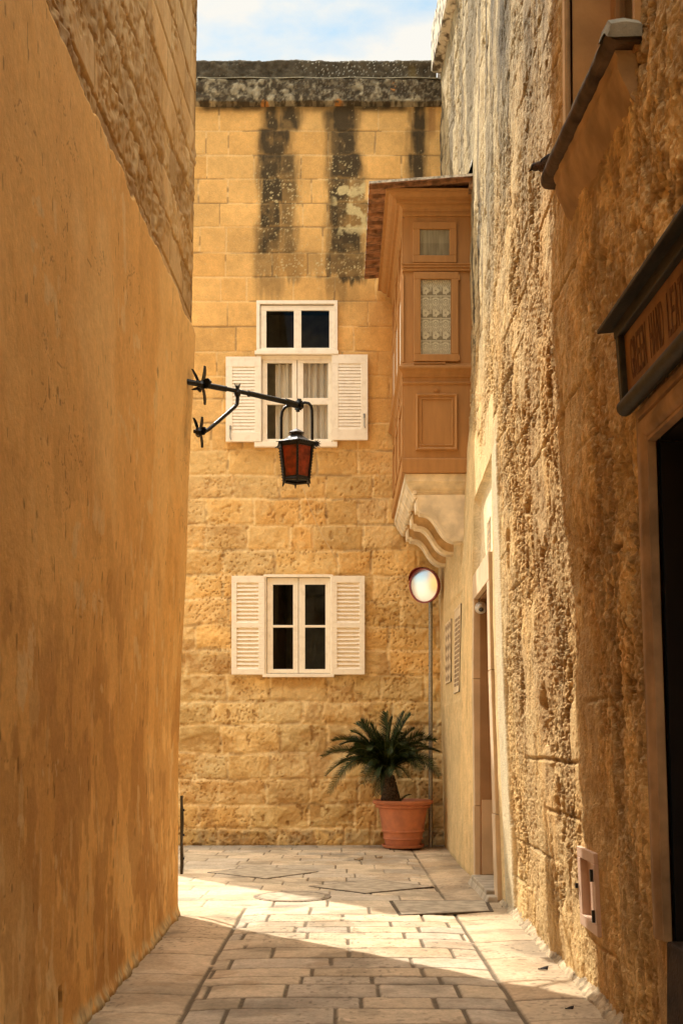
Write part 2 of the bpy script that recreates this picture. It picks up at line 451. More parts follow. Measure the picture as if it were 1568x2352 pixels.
def make_paving():
    xs = lines((-2.35, 1.40), lambda p: .014 if p < -1.25 else .0078)
    ys = lines((4.9, 14.72), lambda p: .008 if p < 8.5 else .013)
    Xg, Yg = np.meshgrid(xs, ys, indexing='ij')
    px = Xg + (fbm(Xg * 3, Yg * 3, 2, 5) - .5) * .014
    py = Yg + (fbm(Xg * 2.2, Yg * 3, 2, 9) - .5) * .03
    rng = random.Random(4)
    bounds = [4.4, 4.7, 5.02, 5.32, 5.65, 5.90, 6.22, 6.43, 6.67, 6.98, 7.32, 7.66, 7.93, 8.17, 8.42, 8.77, 9.15, 9.56]
    while bounds[-1] < 15: bounds.append(bounds[-1] + rng.uniform(.3, .42))
    bounds = np.array(bounds)
    LG, RG = -.768, .868
    center = (Xg > LG) & (Xg < RG)
    openleft = (Xg <= LG) & (Yg > 9.15)
    # centre courses
    ci = np.clip(np.searchsorted(bounds, py) - 1, 0, len(bounds) - 2)
    dY = np.minimum(py - bounds[ci], bounds[ci + 1] - py)
    dX = np.full(Xg.shape, 9.0); bid = np.zeros(Xg.shape)
    for c in range(len(bounds) - 1):
        m_ = ci == c
        if not m_.any(): continue
        js = [-3.0]
        x = -2.6 + rng.uniform(0, .5)
        while x < 1.6:
            js.append(x); x += rng.uniform(.36, .66)
        js.append(3.0); js = np.array(js)
        xx = px[m_]; k = np.clip(np.searchsorted(js, xx) - 1, 0, len(js) - 2)
        dX[m_] = np.minimum(xx - js[k], js[k + 1] - xx); bid[m_] = c * 31 + k
    # side strips
    sb = [4.2]
    while sb[-1] < 15: sb.append(sb[-1] + rng.uniform(.34, .62))
    sb = np.array(sb)
    si = np.clip(np.searchsorted(sb, py + .13 * (Xg > 0)) - 1, 0, len(sb) - 2)
    pys = py + .13 * (Xg > 0)
    sdY = np.minimum(pys - sb[si], sb[si + 1] - pys)
    side = ~(center | openleft)
    dE = np.where(side, sdY, np.minimum(dY, dX))
    bid = np.where(side, 9000 + si * 7 + (Xg > 0) * 3, bid)
    gut = np.minimum(np.abs(px - LG) + np.where(Yg > 9.2, 1, 0), np.abs(px - RG))
    wj = .008 + .006 * vn(Xg * 2, Yg * 2, 3)
    wide = np.where(side, 1.0, np.where(dX < dY, 1.25, 1.35)) * (1 - .45 * ss(8.8, 9.8, Yg))
    joint = 1 - ss(wj * wide * .6, wj * wide * .6 + .007, dE)
    jg = 1 - ss(.009, .018, gut)
    joint = np.maximum(joint * np.where(side, .75, 1), jg)
    joint = joint * ss(.25, .5, fbm(Xg * 5, Yg * 5, 3, 44) + np.where(dY < dX, .22, .10)) * (1 - .45 * ss(8.6, 9.6, Yg) * ss(.35, .6, fbm(Xg * 2, Yg * 2, 3, 45)))
    r1 = h2(bid, bid * 0, 11); r2 = h2(bid, bid * 0, 12); r3 = h2(bid, bid * 0, 15)
    base = np.array([.58, .465, .315])
    C = base * (0.82 + .32 * r1)[..., None]
    C = cmix(C, [.56, .40, .24], np.where(side, .35 + .3 * r2, .22 * r2))
    C = cmix(C, [.42, .37, .30], np.where(side, 0, (r3 > .6) * .45))
    n = fbm(Xg * 6, Yg * 6, 4, 21); C = C * (0.80 + .4 * n)[..., None]
    grime = ss(.55, .72, fbm(Xg * 2.3, Yg * 2.3, 4, 33))
    C = C * (1 - .30 * grime)[..., None]
    C = cmix(C, [.40, .27, .15], ss(.58, .70, fbm(Xg * 1.6 + 5, Yg * 1.6, 5, 35, .6)) * .45)
    speck = ss(.80, .86, vn(Xg * 45, Yg * 30, 8)) * ss(.5, .7, fbm(Xg * 1.5, Yg * 1.5, 2, 14))
    C = C * (1 - .35 * speck)[..., None]
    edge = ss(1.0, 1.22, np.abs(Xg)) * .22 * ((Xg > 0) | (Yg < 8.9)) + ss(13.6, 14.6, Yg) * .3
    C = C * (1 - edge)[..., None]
    C = cmix(C, [.13, .098, .062], joint * .92)
    Zg = -joint * .010 + (r2 - .5) * .004 + (n - .5) * .004 - ss(.7, .9, vn(Xg * 25, Yg * 25, 77)) * .0015
    # gentle wear near the gutters
    Zg -= np.exp(-((Xg - RG) / .15) ** 2) * .012 + np.exp(-((Xg - LG) / .15) ** 2) * .012 * (Yg < 9.3)
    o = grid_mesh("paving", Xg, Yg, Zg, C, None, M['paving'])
    tag(o, kind="structure")
make_paving()
mb = MB()
mb.box(-14, -1.0, 8.9, 14.8, -0.3, -0.022)
mb.box(-1.30, 1.38, -14, 5.0, -0.3, -0.022)
mb.box(-14, -4.5, 14.81, 30, -0.3, -0.022)
tag(mb.build("street", gm), kind="structure")

# ------------------------------------------------------------------ houses (roots)
left_house = empty("stone_house", (-3, 4, 0), label="tall house with streaked ochre plaster wall filling the left side of the alley", cat="house")
back_house = empty("stone_house", (-1, 15, 0), label="limestone block house closing the alley, with two white shuttered windows and black streaked parapet", cat="house")
right_house = empty("stone_house", (3, 6, 0), label="eroded stone house along the right side with brown enclosed balcony and doorway", cat="house")

opp = empty("stone_house", (0, -9, 0), label="unseen plain limestone house added behind the viewer to bounce light into the alley", cat="house")  # unseen house, added to bounce warm light into the alley
mb = MB(); mb.box(-11, 11, -14, -8.5, -.1, 8.2); mb.box(-11.1, 11.1, -14.1, -8.35, 8.2, 8.5)
mb.build("facade", mat("pale_limestone_facade", (.60, .46, .27), .9, var=.15, vscale=2, bump=.3, bscale=20), opp)
for wx in (-7, -3.5, 3.2, 6.8):
    for wz in (1.2, 4.9):
        mb = MB(); mb.box(wx - .5, wx + .5, -8.5, -8.44, wz, wz + 1.5); fo = mb.build("window", M['white'], opp)
        mb = MB(); mb.box(wx - .42, wx + .42, -8.44, -8.43, wz + .1, wz + 1.4); mb.build("pane", M['void'], fo)
mb = MB(); mb.box(-.8, .8, -8.5, -8.43, 0, 2.5); mb.build("door", M['brown'], opp)

# ------------------------------------------------------------------ back wall
def WX(x): return (x - CX) / F * YB
def WZ(y): return H - (y - HY) / F * YB
HU = (WX(592), WX(773), WZ(1024), WZ(696))     # upper window hole
HL = (WX(609), WX(762), WZ(1551), WZ(1323))    # lower window hole
CY = [245, 300, 356, 411, 467, 522, 581, 636, 692, 750, 807, 863, 915, 971, 1035, 1091, 1145, 1205, 1263, 1321, 1377, 1437, 1493, 1551, 1611, 1663, 1729, 1789, 1847, 1903, 1945]

def make_back_wall():
    fx = lambda p: .06 if p < -2.25 else .0125
    xs = lines((XEND, 1.34), fx, (HU[0], HU[1], HL[0], HL[1]))
    zs = lines((-.02, WZ(236)), lambda p: .0125, (HU[2], HU[3], HL[2], HL[3]))
    X, Z = np.meshgrid(xs, zs, indexing='ij')
    yp = HY - (Z - H) * F / YB                     # rows of the photo, only to place courses and stains
    xp = CX + X * F / YB
    rngb = random.Random(12)
    irr = ss(WZ(640), WZ(1300), Z) if False else ss(700, 1400, yp)
    zz = Z + (fbm(X * 1.3, Z * 1.3, 3, 2) - .5) * (.02 + .05 * irr) + (fbm(X * 9, Z * 9, 2, 6) - .5) * .012 * irr
    xx = X + (fbm(X * 2.5, Z * 2.5, 2, 31) - .5) * (.02 + .05 * irr) + (fbm(X * 9, Z * 9, 2, 36) - .5) * .012 * irr
    cz = np.array(sorted([WZ(c) for c in CY]))
    ci = np.clip(np.searchsorted(cz, zz) - 1, 0, len(cz) - 2)
    dZ = np.minimum(zz - cz[ci], cz[ci + 1] - zz)
    dX = np.full(X.shape, 9.0); bid = np.zeros(X.shape)
    for c in range(len(cz) - 1):
        mk = ci == c
        js = [-9.0]; x = -5 + rngb.uniform(0, .5)
        while x < 1.5:
            js.append(x); x += rngb.choice([.3, .42, .5, .56, .62, .7]) * rngb.uniform(.85, 1.15)
        js.append(9.0); js = np.array(js)
        q = xx[mk]; k = np.clip(np.searchsorted(js, q) - 1, 0, len(js) - 2)
        dX[mk] = np.minimum(q - js[k], js[k + 1] - q); bid[mk] = c * 53 + k
    d = np.minimum(dX, dZ)
    r1 = h2(bid, bid * 0, 1); r2 = h2(bid, bid * 0, 2); r3 = h2(bid, bid * 0, 3)
    jw = .0045 + .007 * irr
    joint = 1 - ss(jw, jw + .007 + .012 * irr, d)
    n1 = fbm(X * 2.2, Z * 2.2, 4, 50); n2 = fbm(X * 9, Z * 9, 4, 60); n3 = fbm(X * 30, Z * 30, 3, 70)
    F1, rid = worley(X * 22, Z * 22, 5)
    pitm = ss(.45, .62, fbm(X * 2.5, Z * 3, 3, 90) + .10 * (r3 - .4)) * irr
    pits = (1 - ss(.14, .28, F1)) * (rid > .45) * pitm; pits = np.maximum(pits, ss(.70, .76, fbm(X * 16, Z * 14, 3, 93)) * ss(.45, .6, fbm(X * 2, Z * 2, 3, 94)) * irr)
    bulge = ss(0, .09, d)
    relief = -joint * (.005 + .003 * irr + .004 * irr * vn(X * 3, Z * 3, 4)) + (r1 - .5) * .005 + (r2 - .5) * .009 * irr
    relief += (n2 - .5) * (.003 + .020 * irr) + (n3 - .5) * (.001 + .013 * irr) - pits * .018 + bulge * .003 * irr
    relief += (n1 - .5) * .02 * irr
    # eroded course pockets
    ero = ss(.56, .68, fbm(X * 1.7 + 3, Z * 2.4, 4, 120)) * ss(1350, 1450, yp)
    relief -= ero * .022 * (.4 + n2)
    up = np.array([.66, .405, .165]); mid = np.array([.64, .42, .185]); low = np.array([.60, .42, .20])
    C = cmix(cmix(np.ones(X.shape + (3,)) * up, mid, ss(760, 1100, yp)), low, ss(1400, 1650, yp))
    C = C * (0.90 + .17 * r1 + irr * .22 * (r1 - .6))[..., None]
    C = cmix(C, [.60, .33, .11], r2 ** 2 * .6)
    C = cmix(C, [.42, .30, .17], (r1 * r3 > .5) * irr * .45)
    C = cmix(C, [.70, .55, .33], (r3 > .72) * .35 * irr)
    C = C * (0.82 + .36 * n1)[..., None] * (0.9 + .2 * n2)[..., None]
    C = cmix(C, [.42, .24, .09], ero * .55)
    C = cmix(C, [.46, .27, .11], ss(1775, 1795, yp) * (1 - ss(1840, 1855, yp)) * .6 * (.4 + r1))
    C = cmix(C, [.72, .58, .36], ss(1560, 1600, yp) * (1 - ss(1690, 1740, yp)) * ss(.4, .7, n1 + .1) * .45)
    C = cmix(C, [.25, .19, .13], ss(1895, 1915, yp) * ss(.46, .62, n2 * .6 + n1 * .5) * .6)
    C = cmix(C, [.76, .57, .33], joint * (.5 + .15 * irr))
    dj = joint * ss(.50, .62, fbm(X * 3, Z * 8, 2, 81)); C = cmix(C, [.25, .15, .07], dj * (.8 - .25 * irr))
    C = cmix(C, [.24, .13, .055], pits * .6)
    C = cmix(C, [.40, .235, .10], ss(.52, .62, fbm(X * 3.3, Z * 4.2, 5, 95, .6)) * irr * (.12 + .5 * (r3 > .55)))
    C = cmix(C, [.74, .58, .34], ss(.54, .64, fbm(X * 4.1 + 4, Z * 5, 5, 96, .6)) * irr * .35)
    # orange tone of upper blocks next to the balcony
    C = cmix(C, [.55, .27, .08], ss(800, 900, xp) * ss(640, 700, yp) * (1 - ss(900, 980, yp)) * .5)
    C = cmix(C, [.50, .27, .10], ss(840, 850, xp) * (1 - ss(990, 1050, yp)) * ss(640, 700, yp) * (r1 > .4) * .5)
    # black water streaks
    wob = (fbm(X * 4, Z * 1.5, 3, 140) - .5) * 24
    def streak(cx, hw, y0, y1, soft=14, k=1.0):
        m1 = 1 - ss(hw - soft, hw + soft, np.abs(xp + wob - cx))
        return m1 * (1 - ss(y1 - 40, y1 + 15, yp + wob)) * ss(y0 - 5, y0, yp) * k
    st = np.zeros(X.shape)
    yw = yp + (fbm(X * 6, Z * 2, 3, 141) - .5) * 16
    cols = {0: [(607, 646, 1), (640, 684, .9), (745, 822, .8), (762, 815, 1), (943, 977, 1)], 1: [(600, 664, 1), (752, 817, 1), (940, 977, 1)],
            2: [(597, 652, 1), (640, 682, .75), (755, 826, 1), (938, 976, 1)], 3: [(600, 655, 1), (645, 682, .8), (756, 800, 1), (800, 838, .7), (938, 974, .9)],
            4: [(596, 640, 1), (640, 674, .75), (754, 800, .9), (800, 850, .65)], 5: [(590, 645, .8), (640, 678, .7), (756, 832, .95)], 6: [(584, 640, .6), (640, 690, .5), (690, 752, .3), (750, 842, .85)],
            7: [(592, 644, .55), (752, 802, .55), (802, 826, .3)]}
    edges = [236, 300, 356, 411, 467, 522, 581, 636, 680]
    for k in range(8):
        up_ = 1 if k == 0 else 13; dn_ = 13 if k < 7 else 30
        drip = (fbm(X * 14, Z * 0, 3, 145) - .5) * (0 if k < 6 else 60)
        vy = ss(edges[k] - up_, edges[k] + up_ * .3, yw) * (1 - ss(edges[k + 1] - dn_ * .6, edges[k + 1] + dn_, yw + drip))
        for (a, b_, kk) in cols[k]:
            xq = xp + wob * .7 + (fbm(X * 22, Z * 3.2, 3, 147) - .5) * 16
            soft = 10 + 12 * vn(Z * 6, X * 0, 150 + k)
            st = np.maximum(st, ss(a - soft, a + soft * .8, xq) * (1 - ss(b_ - soft * .8, b_ + soft, xq)) * vy * kk)
    st = np.maximum(st, (1 - ss(248, 262, yp + wob * .4)) * .8 * ss(.35, .6, vn(X * 2, Z * 0, 15)))
    st = st * (.92 + .14 * r3) * (.70 + .6 * n2)
    C = cmix(C, [.045, .034, .022], np.clip(st, 0, .97))
    C = cmix(C, [.30, .15, .06], (1 - ss(5, 11, np.abs(xp - 991 + wob * .2))) * (1 - ss(290, 330, yp)) * .7)
    # lichen
    la = np.clip(st * 1.3 + ss(560, 600, xp) * (1 - ss(820, 860, xp)) * .6, 0, 1) * ss(330, 430, yp) * (1 - ss(600, 660, yp))
    F2, rd2 = worley(X * 17, Z * 17, 25); F3, rd3 = worley(X * 34, Z * 34, 26)
    li = (1 - ss(.16, .22, F2)) * (rd2 > .70) + (1 - ss(.2, .27, F3)) * (rd3 > .66)
    cl = ss(.52, .6, fbm(X * 3 + 7, Z * 3, 3, 99))
    C = cmix(C, [.55, .46, .28], np.clip(li * la * (.35 + cl), 0, 1) * .85)
    la2 = ss(.5, .62, fbm(X * 8, Z * 8, 3, 199)) * (1 - ss(28, 50, np.abs(xp - 805))) * ss(400, 430, yp) * (1 - ss(520, 550, yp))
    C = cmix(C, [.58, .48, .28], la2 * .8)
    C = cmix(C, [.62, .48, .28], (1 - ss(.12, .18, F2)) * (rd2 > .82) * (yp < 1000) * .35)
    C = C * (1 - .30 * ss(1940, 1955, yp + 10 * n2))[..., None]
    # corner damp near the plant
    Yw = YB - relief
    # window holes
    xc = (xs[:-1] + xs[1:]) / 2; zc = (zs[:-1] + zs[1:]) / 2
    XC, ZC = np.meshgrid(xc, zc, indexing='ij')
    keep = np.ones(XC.shape, bool)
    for hh in (HU, HL):
        keep &= ~((XC > hh[0]) & (XC < hh[1]) & (ZC > hh[2]) & (ZC < hh[3]))
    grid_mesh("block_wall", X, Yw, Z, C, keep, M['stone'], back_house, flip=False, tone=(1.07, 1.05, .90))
make_back_wall()

def black_band(name, prof, x0, x1, seed, lich, parent, yoff=0, base=(.062, .046, .027)):
    """weathered coping: profile polyline in (y,z) swept along X with lichen"""
    xs = lines((x0, x1), lambda p: .0125 if p > -2.3 else .08)
    pts = []
    for (a, c) in zip(prof[:-1], prof[1:]):
        n = max(2, int(math.hypot(c[0] - a[0], c[1] - a[1]) / .0125))
        for i in range(n): pts.append((a[0] + (c[0] - a[0]) * i / n, a[1] + (c[1] - a[1]) * i / n))
    pts.append(prof[-1]); pts = np.array(pts)
    X, V = np.meshgrid(xs, np.arange(len(pts)), indexing='ij')
    Y = pts[V, 0].astype(float); Z = pts[V, 1].astype(float)
    n1 = fbm(X * 3, Z * 3 + Y * 3, 4, seed); n2 = fbm(X * 14, Z * 14 + Y * 9, 3, seed + 1)
    Y = Y - (n2 - .5) * .03 - (n1 - .5) * .03
    Z = Z + (fbm(X * 1.5, Y * 0, 3, seed + 2) - .5) * .03 + (n2 - .5) * .012
    C = np.ones(X.shape + (3,)) * np.array(base) * (0.6 + .9 * n2)[..., None]
    cl = ss(.50, .62, fbm(X * 9, Z * 7 + Y, 5, seed + 5, .65)) * ss(.35, .6, n2) * .8 + .35 * ss(.56, .62, fbm(X * 26, Z * 26, 3, seed + 8))
    F2, rd = worley(X * 30, (Z + Y) * 30, seed + 6)
    sp = (1 - ss(.15, .25, F2)) * (rd > .5) * ss(.4, .6, fbm(X * 1.2, Z * 3, 3, seed + 9))
    C = cmix(C, [.36, .30, .19], np.clip(cl * lich[0], 0, 1)); C = cmix(C, [.50, .46, .36], np.clip(sp * lich[1], 0, 1))
    if lich[0] > .5:
        F4, r4 = worley(X * 2.1, Z * 2.1, seed + 11)
        C = cmix(C, [.45, .19, .05], (1 - ss(.08, .14, F4)) * (r4 > .6) * ss(.4, .55, n2))
    else:
        C = cmix(C, [.14, .095, .035], ss(.5, .62, fbm(X * 2.5, Z * 1.2, 3, seed + 12)) * ss(WX(800), WX(870), X) * .8)
    grid_mesh(name, X, Y, Z, C, None, M['stone'], parent)

z0, z1, z2 = WZ(243), WZ(186), WZ(127)
black_band("cornice", [(YB + .05, z0 - .02), (YB - .02, z0), (YB - .07, z0 + .02), (YB - .08, z1 - .02), (YB - .05, z1), (YB + .3, z1 + .015)], XEND - .05, 1.32, 300, (.85, .25), back_house)
black_band("parapet", [(YB + .10, z1 - .05), (YB + .09, z2 - .03), (YB + .12, z2), (YB + .45, z2)], XEND + .1, 1.22, 400, (.10, .8), back_house)
mb = MB(); mb.box(XEND + .02, 4.5, YB + .5, YB + 6, -.2, z2 - .03)
mb.box(XEND + .03, 4.4, YB + .42, YB + .52, -.2, z1 - .05)
mb.box(XEND + .001, XEND + .03, YB + .02, YB + 6, -.2, z2 - .1)
mb.build("house_body", mat("plain_limestone", (.60, .42, .20), .9, bump=.3, bscale=30), back_house)
# the light line of cement along the top of the cornice
mb = MB()
xs = np.linspace(WX(455), WX(1006), 120)
mb.strip([[(x, YB - .085 + dy, z1 - .004 + dz * .5 + .005 * math.sin(x * 9) + .02 * (x - xs[0]) / 3 * 0) for x in xs] for dy, dz in ((0, -.012), (0, .008), (.06, .012), (.12, .010))])
mb.build("cement_edge", M['lichen_top'], back_house)

# ------------------------------------------------------------------ windows of the back house
def ring(mb, x0, x1, z0, z1, t, y0, y1, tb=None):
    tb = t if tb is None else tb
    mb.box(x0, x1, y0, y1, z1 - t, z1); mb.box(x0, x1, y0, y1, z0, z0 + tb)
    mb.box(x0, x0 + t, y0, y1, z0 + tb, z1 - t); mb.box(x1 - t, x1, y0, y1, z0 + tb, z1 - t)

def pane_holes_frame(mb, x0, x1, z0, z1, panes, y0, y1):
    """solid flat frame x0..x1,z0..z1 with rectangular pane holes cut in a simple lattice"""
    xs = sorted({x0, x1} | {p[0] for p in panes} | {p[1] for p in panes})
    zs = sorted({z0, z1} | {p[2] for p in panes} | {p[3] for p in panes})
    for a, b_ in zip(zs[:-1], zs[1:]):
        run = None
        for c, d in zip(xs[:-1], xs[1:]):
            mx_, mz_ = (c + d) / 2, (a + b_) / 2
            solid = not any(p[0] < mx_ < p[1] and p[2] < mz_ < p[3] for p in panes)
            if solid:
                run = (run[0], d) if run else (c, d)
            if (not solid or d == xs[-1]) and run:
                mb.box(run[0], run[1], y0, y1, a, b_); run = None

def curtain(name, x0, x1, z0, z1, y, parent, folds, amp=.02, tilt=0.0):
    mb = MB(); n = 60; rows = []
    rr = random.Random(int(x0 * 1000))
    ph = [rr.uniform(0, 6) for _ in range(3)]
    for j in range(9):
        v = j / 8; r = []
        for i in range(n + 1):
            u = i / n
            yy = y + amp * (math.sin(u * folds * 6.28 + ph[0]) + .5 * math.sin(u * folds * 11 + ph[1] + v * 1.2))
            r.append((x0 + (x1 - x0) * u + tilt * v * (1 - u), yy, z0 + (z1 - z0) * v))
        rows.append(r)
    mb.strip(rows)
    return mb.build(name, M['curtain'], parent, smooth=True)

def interior(name, h, depth, parent):
    mb = MB()
    x0, x1, z0, z1 = h; y0, y1 = YB - .012, YB + depth
    mb.poly([(x0, y1, z0), (x1, y1, z0), (x1, y1, z1), (x0, y1, z1)])
    for a, b_ in (((x0, z0), (x0, z1)), ((x1, z0), (x1, z1)), ((x0, z0), (x1, z0)), ((x0, z1), (x1, z1))):
        mb.poly([(a[0], y0, a[1]), (b_[0], y0, b_[1]), (b_[0], y1, b_[1]), (a[0], y1, a[1])])
    return mb.build(name, M['void'], parent)

def shutter(x0, x1, y0p, y1p, lou, parent, latch=None, lab=None):
    """x in metres; rows in photo rows; lou = list of (x0,x1,ytop,ybot) louvre openings"""
    X0, X1, Z0, Z1 = WX(x0), WX(x1), WZ(y1p), WZ(y0p)
    ya, yb = YB - .075, YB - .035
    holes = [(WX(q[0]), WX(q[1]), WZ(q[3]), WZ(q[2])) for q in lou]
    mb = MB(); pane_holes_frame(mb, X0, X1, Z0, Z1, holes, ya, yb)
    s = mb.build("shutter", M['white'], parent, bevel=.003)
    if lab: s["label"] = lab
    mb = MB(); rs = random.Random(int(x0 * 7))
    for i, (a, b_, c, d) in enumerate(holes):
        n = lou[i][4] if len(lou[i]) > 4 else max(6, int((d - c) / .052))
        st = (d - c) / n
        for k in range(n):
            zc = c + st * (k + .5)
            q_ = .86 if n > 12 else .52; d_ = .012 if n > 12 else yb - ya - .008; j_ = rs.uniform(-.04, .04) * st
            mb.hexa([(a, ya + .004, zc - st * .50 + j_), (b_, ya + .004, zc - st * .50 - j_), (b_, ya + .004 + d_, zc - st * .2 - j_), (a, ya + .004 + d_, zc - st * .2 + j_),
                     (a, ya + .004 + d_ * .5, zc + st * (q_ - .5) + j_), (b_, ya + .004 + d_ * .5, zc + st * (q_ - .5) - j_), (b_, ya + .004 + d_ * 1.0, zc + st * .55), (a, ya + .004 + d_ * 1.0, zc + st * .55)])
        mb.box(a, b_, yb - .004, yb - .001, c, d)
    mb.build("louvres", M['white'], s)
    if latch:
        lx, lz = WX(latch[0]), WZ(latch[1])
        mb = MB(); mb.tube([(lx, ya - .012, lz + .1), (lx, ya - .02, lz + .05), (lx, ya - .02, lz - .04), (lx + .01, ya - .01, lz - .06)], .006, 6)
        mb.box(lx - .012, lx + .012, ya - .012, ya - .001, lz + .07, lz + .12)
        mb.build("latch", M['galv'], s)
    # hinges to the frame
    return s

lou_n = 20
def PL(a, b_, c, d): return (a, b_, c, d)
def window_up():
    fr = MB()
    # outer frame with fixed top light
    panes = [(WX(612), WX(675), WZ(801), WZ(716)), (WX(692), WX(756), WZ(801), WZ(715))]
    pane_holes_frame(fr, WX(599), WX(769), WZ(809), WZ(704), panes, YB - .035, YB + .01)
    ring(fr, WX(589.5), WX(775), WZ(812), WZ(693.5), .045, YB - .055, YB - .036 + .03)
    fr.box(WX(586), WX(777), YB - .085, YB - .03, WZ(818), WZ(810))
    fr.box(WX(590), WX(602), YB - .03, YB + .01, WZ(1026), WZ(818)); fr.box(WX(763), WX(775), YB - .03, YB + .01, WZ(1026), WZ(818))
    fr.box(WX(602), WX(763), YB - .028, YB + .01, WZ(828), WZ(818.2))
    fr.box(WX(585), WX(774), YB - .07, YB - .01, WZ(1029), WZ(1018))
    win = fr.build("window", M['white'], back_house, bevel=.003)
    win["label"] = "upper window with net curtains and a fixed top light"
    for p in panes:
        mb = MB(); mb.box(p[0] - .005, p[1] + .005, YB - .016, YB - .012, p[2] - .005, p[3] + .005); mb.build("pane", M['glass_dark'], win)
    for a, b_, pa, pb in ((603, 682, 614, 671), (683.5, 762, 696.5, 753)):
        ps = [(WX(pa), WX(pb), WZ(915), WZ(834.5)), (WX(pa), WX(pb), WZ(1009), WZ(930))]
        mb = MB(); pane_holes_frame(mb, WX(a), WX(b_), WZ(1018), WZ(828.3), ps, YB - .02, YB + .02)
        mb.build("sash", M['white'], win, bevel=.003)
        for p in ps:
            mb = MB(); mb.box(p[0] - .004, p[1] + .004, YB - .002, YB + .002, p[2] - .004, p[3] + .004); mb.build("pane", M['glass'], win)
    curtain("curtain", WX(632), WX(681), WZ(1016), WZ(834), YB + .05, win, 3, .018)
    curtain("curtain", WX(694), WX(757), WZ(1016), WZ(832), YB + .055, win, 4.4, .024)
    interior("room", HU, .7, win)
    shutter(520, 600.5, 823.5, 1017.6, [(535, 586.6, 846.7, 996, lou_n)], back_house, (530.5, 1003), "upper left shutter with closely set louvres")
    shutter(762, 844, 818.7, 1014, [(776.7, 828.4, 839.5, 989, lou_n)], back_house, (836, 976), "upper right shutter, latch at its outer edge")
window_up()
def window_low():
    fr = MB()
    ring(fr, WX(606), WX(764.5), WZ(1554), WZ(1320.5), .035, YB - .05, YB + .02)
    fr.box(WX(604), WX(767), YB - .075, YB - .049, WZ(1556), WZ(1549))
    win = fr.build("window", M['white'], back_house, bevel=.003)
    win["label"] = "lower window with four dark panes"
    for a, b_, pa, pb in ((613, 684.8, 627, 673), (686, 758, 700.5, 747)):
        ps = [(WX(pa), WX(pb), WZ(1436), WZ(1343)), (WX(pa), WX(pb), WZ(1537), WZ(1441.5))]
        mb = MB(); pane_holes_frame(mb, WX(a), WX(b_), WZ(1546), WZ(1328), ps, YB - .015, YB + .03)
        mb.build("sash", M['white'], win, bevel=.003)
        for p in ps:
            mb = MB(); mb.box(p[0] - .004, p[1] + .004, YB + .006, YB + .01, p[2] - .004, p[3] + .004); mb.build("pane", M['glass_dark'], win)
    mb = MB(); mb.poly([(WX(618), YB + .2, WZ(1545)), (WX(655), YB + .26, WZ(1545)), (WX(655), YB + .26, WZ(1330)), (WX(618), YB + .2, WZ(1330))])
    mb.build("curtain", mat("brown_drape", (.10, .06, .03), .9, var=.3, vscale=10, stretch=(3, 1, .1)), win)
    interior("room", HL, .7, win)
    for x0, x1, a, b_, lb in ((533, 608.5, 545, 594.5, "lower left shutter with two louvred panels"), (761, 837, 774, 825, "lower right shutter with two louvred panels")):
        shutter(x0, x1, 1324.5, 1550, [(a, b_, 1340, 1431, 10), (a, b_, 1443, 1537, 10)], back_house, None, lb)
window_low()

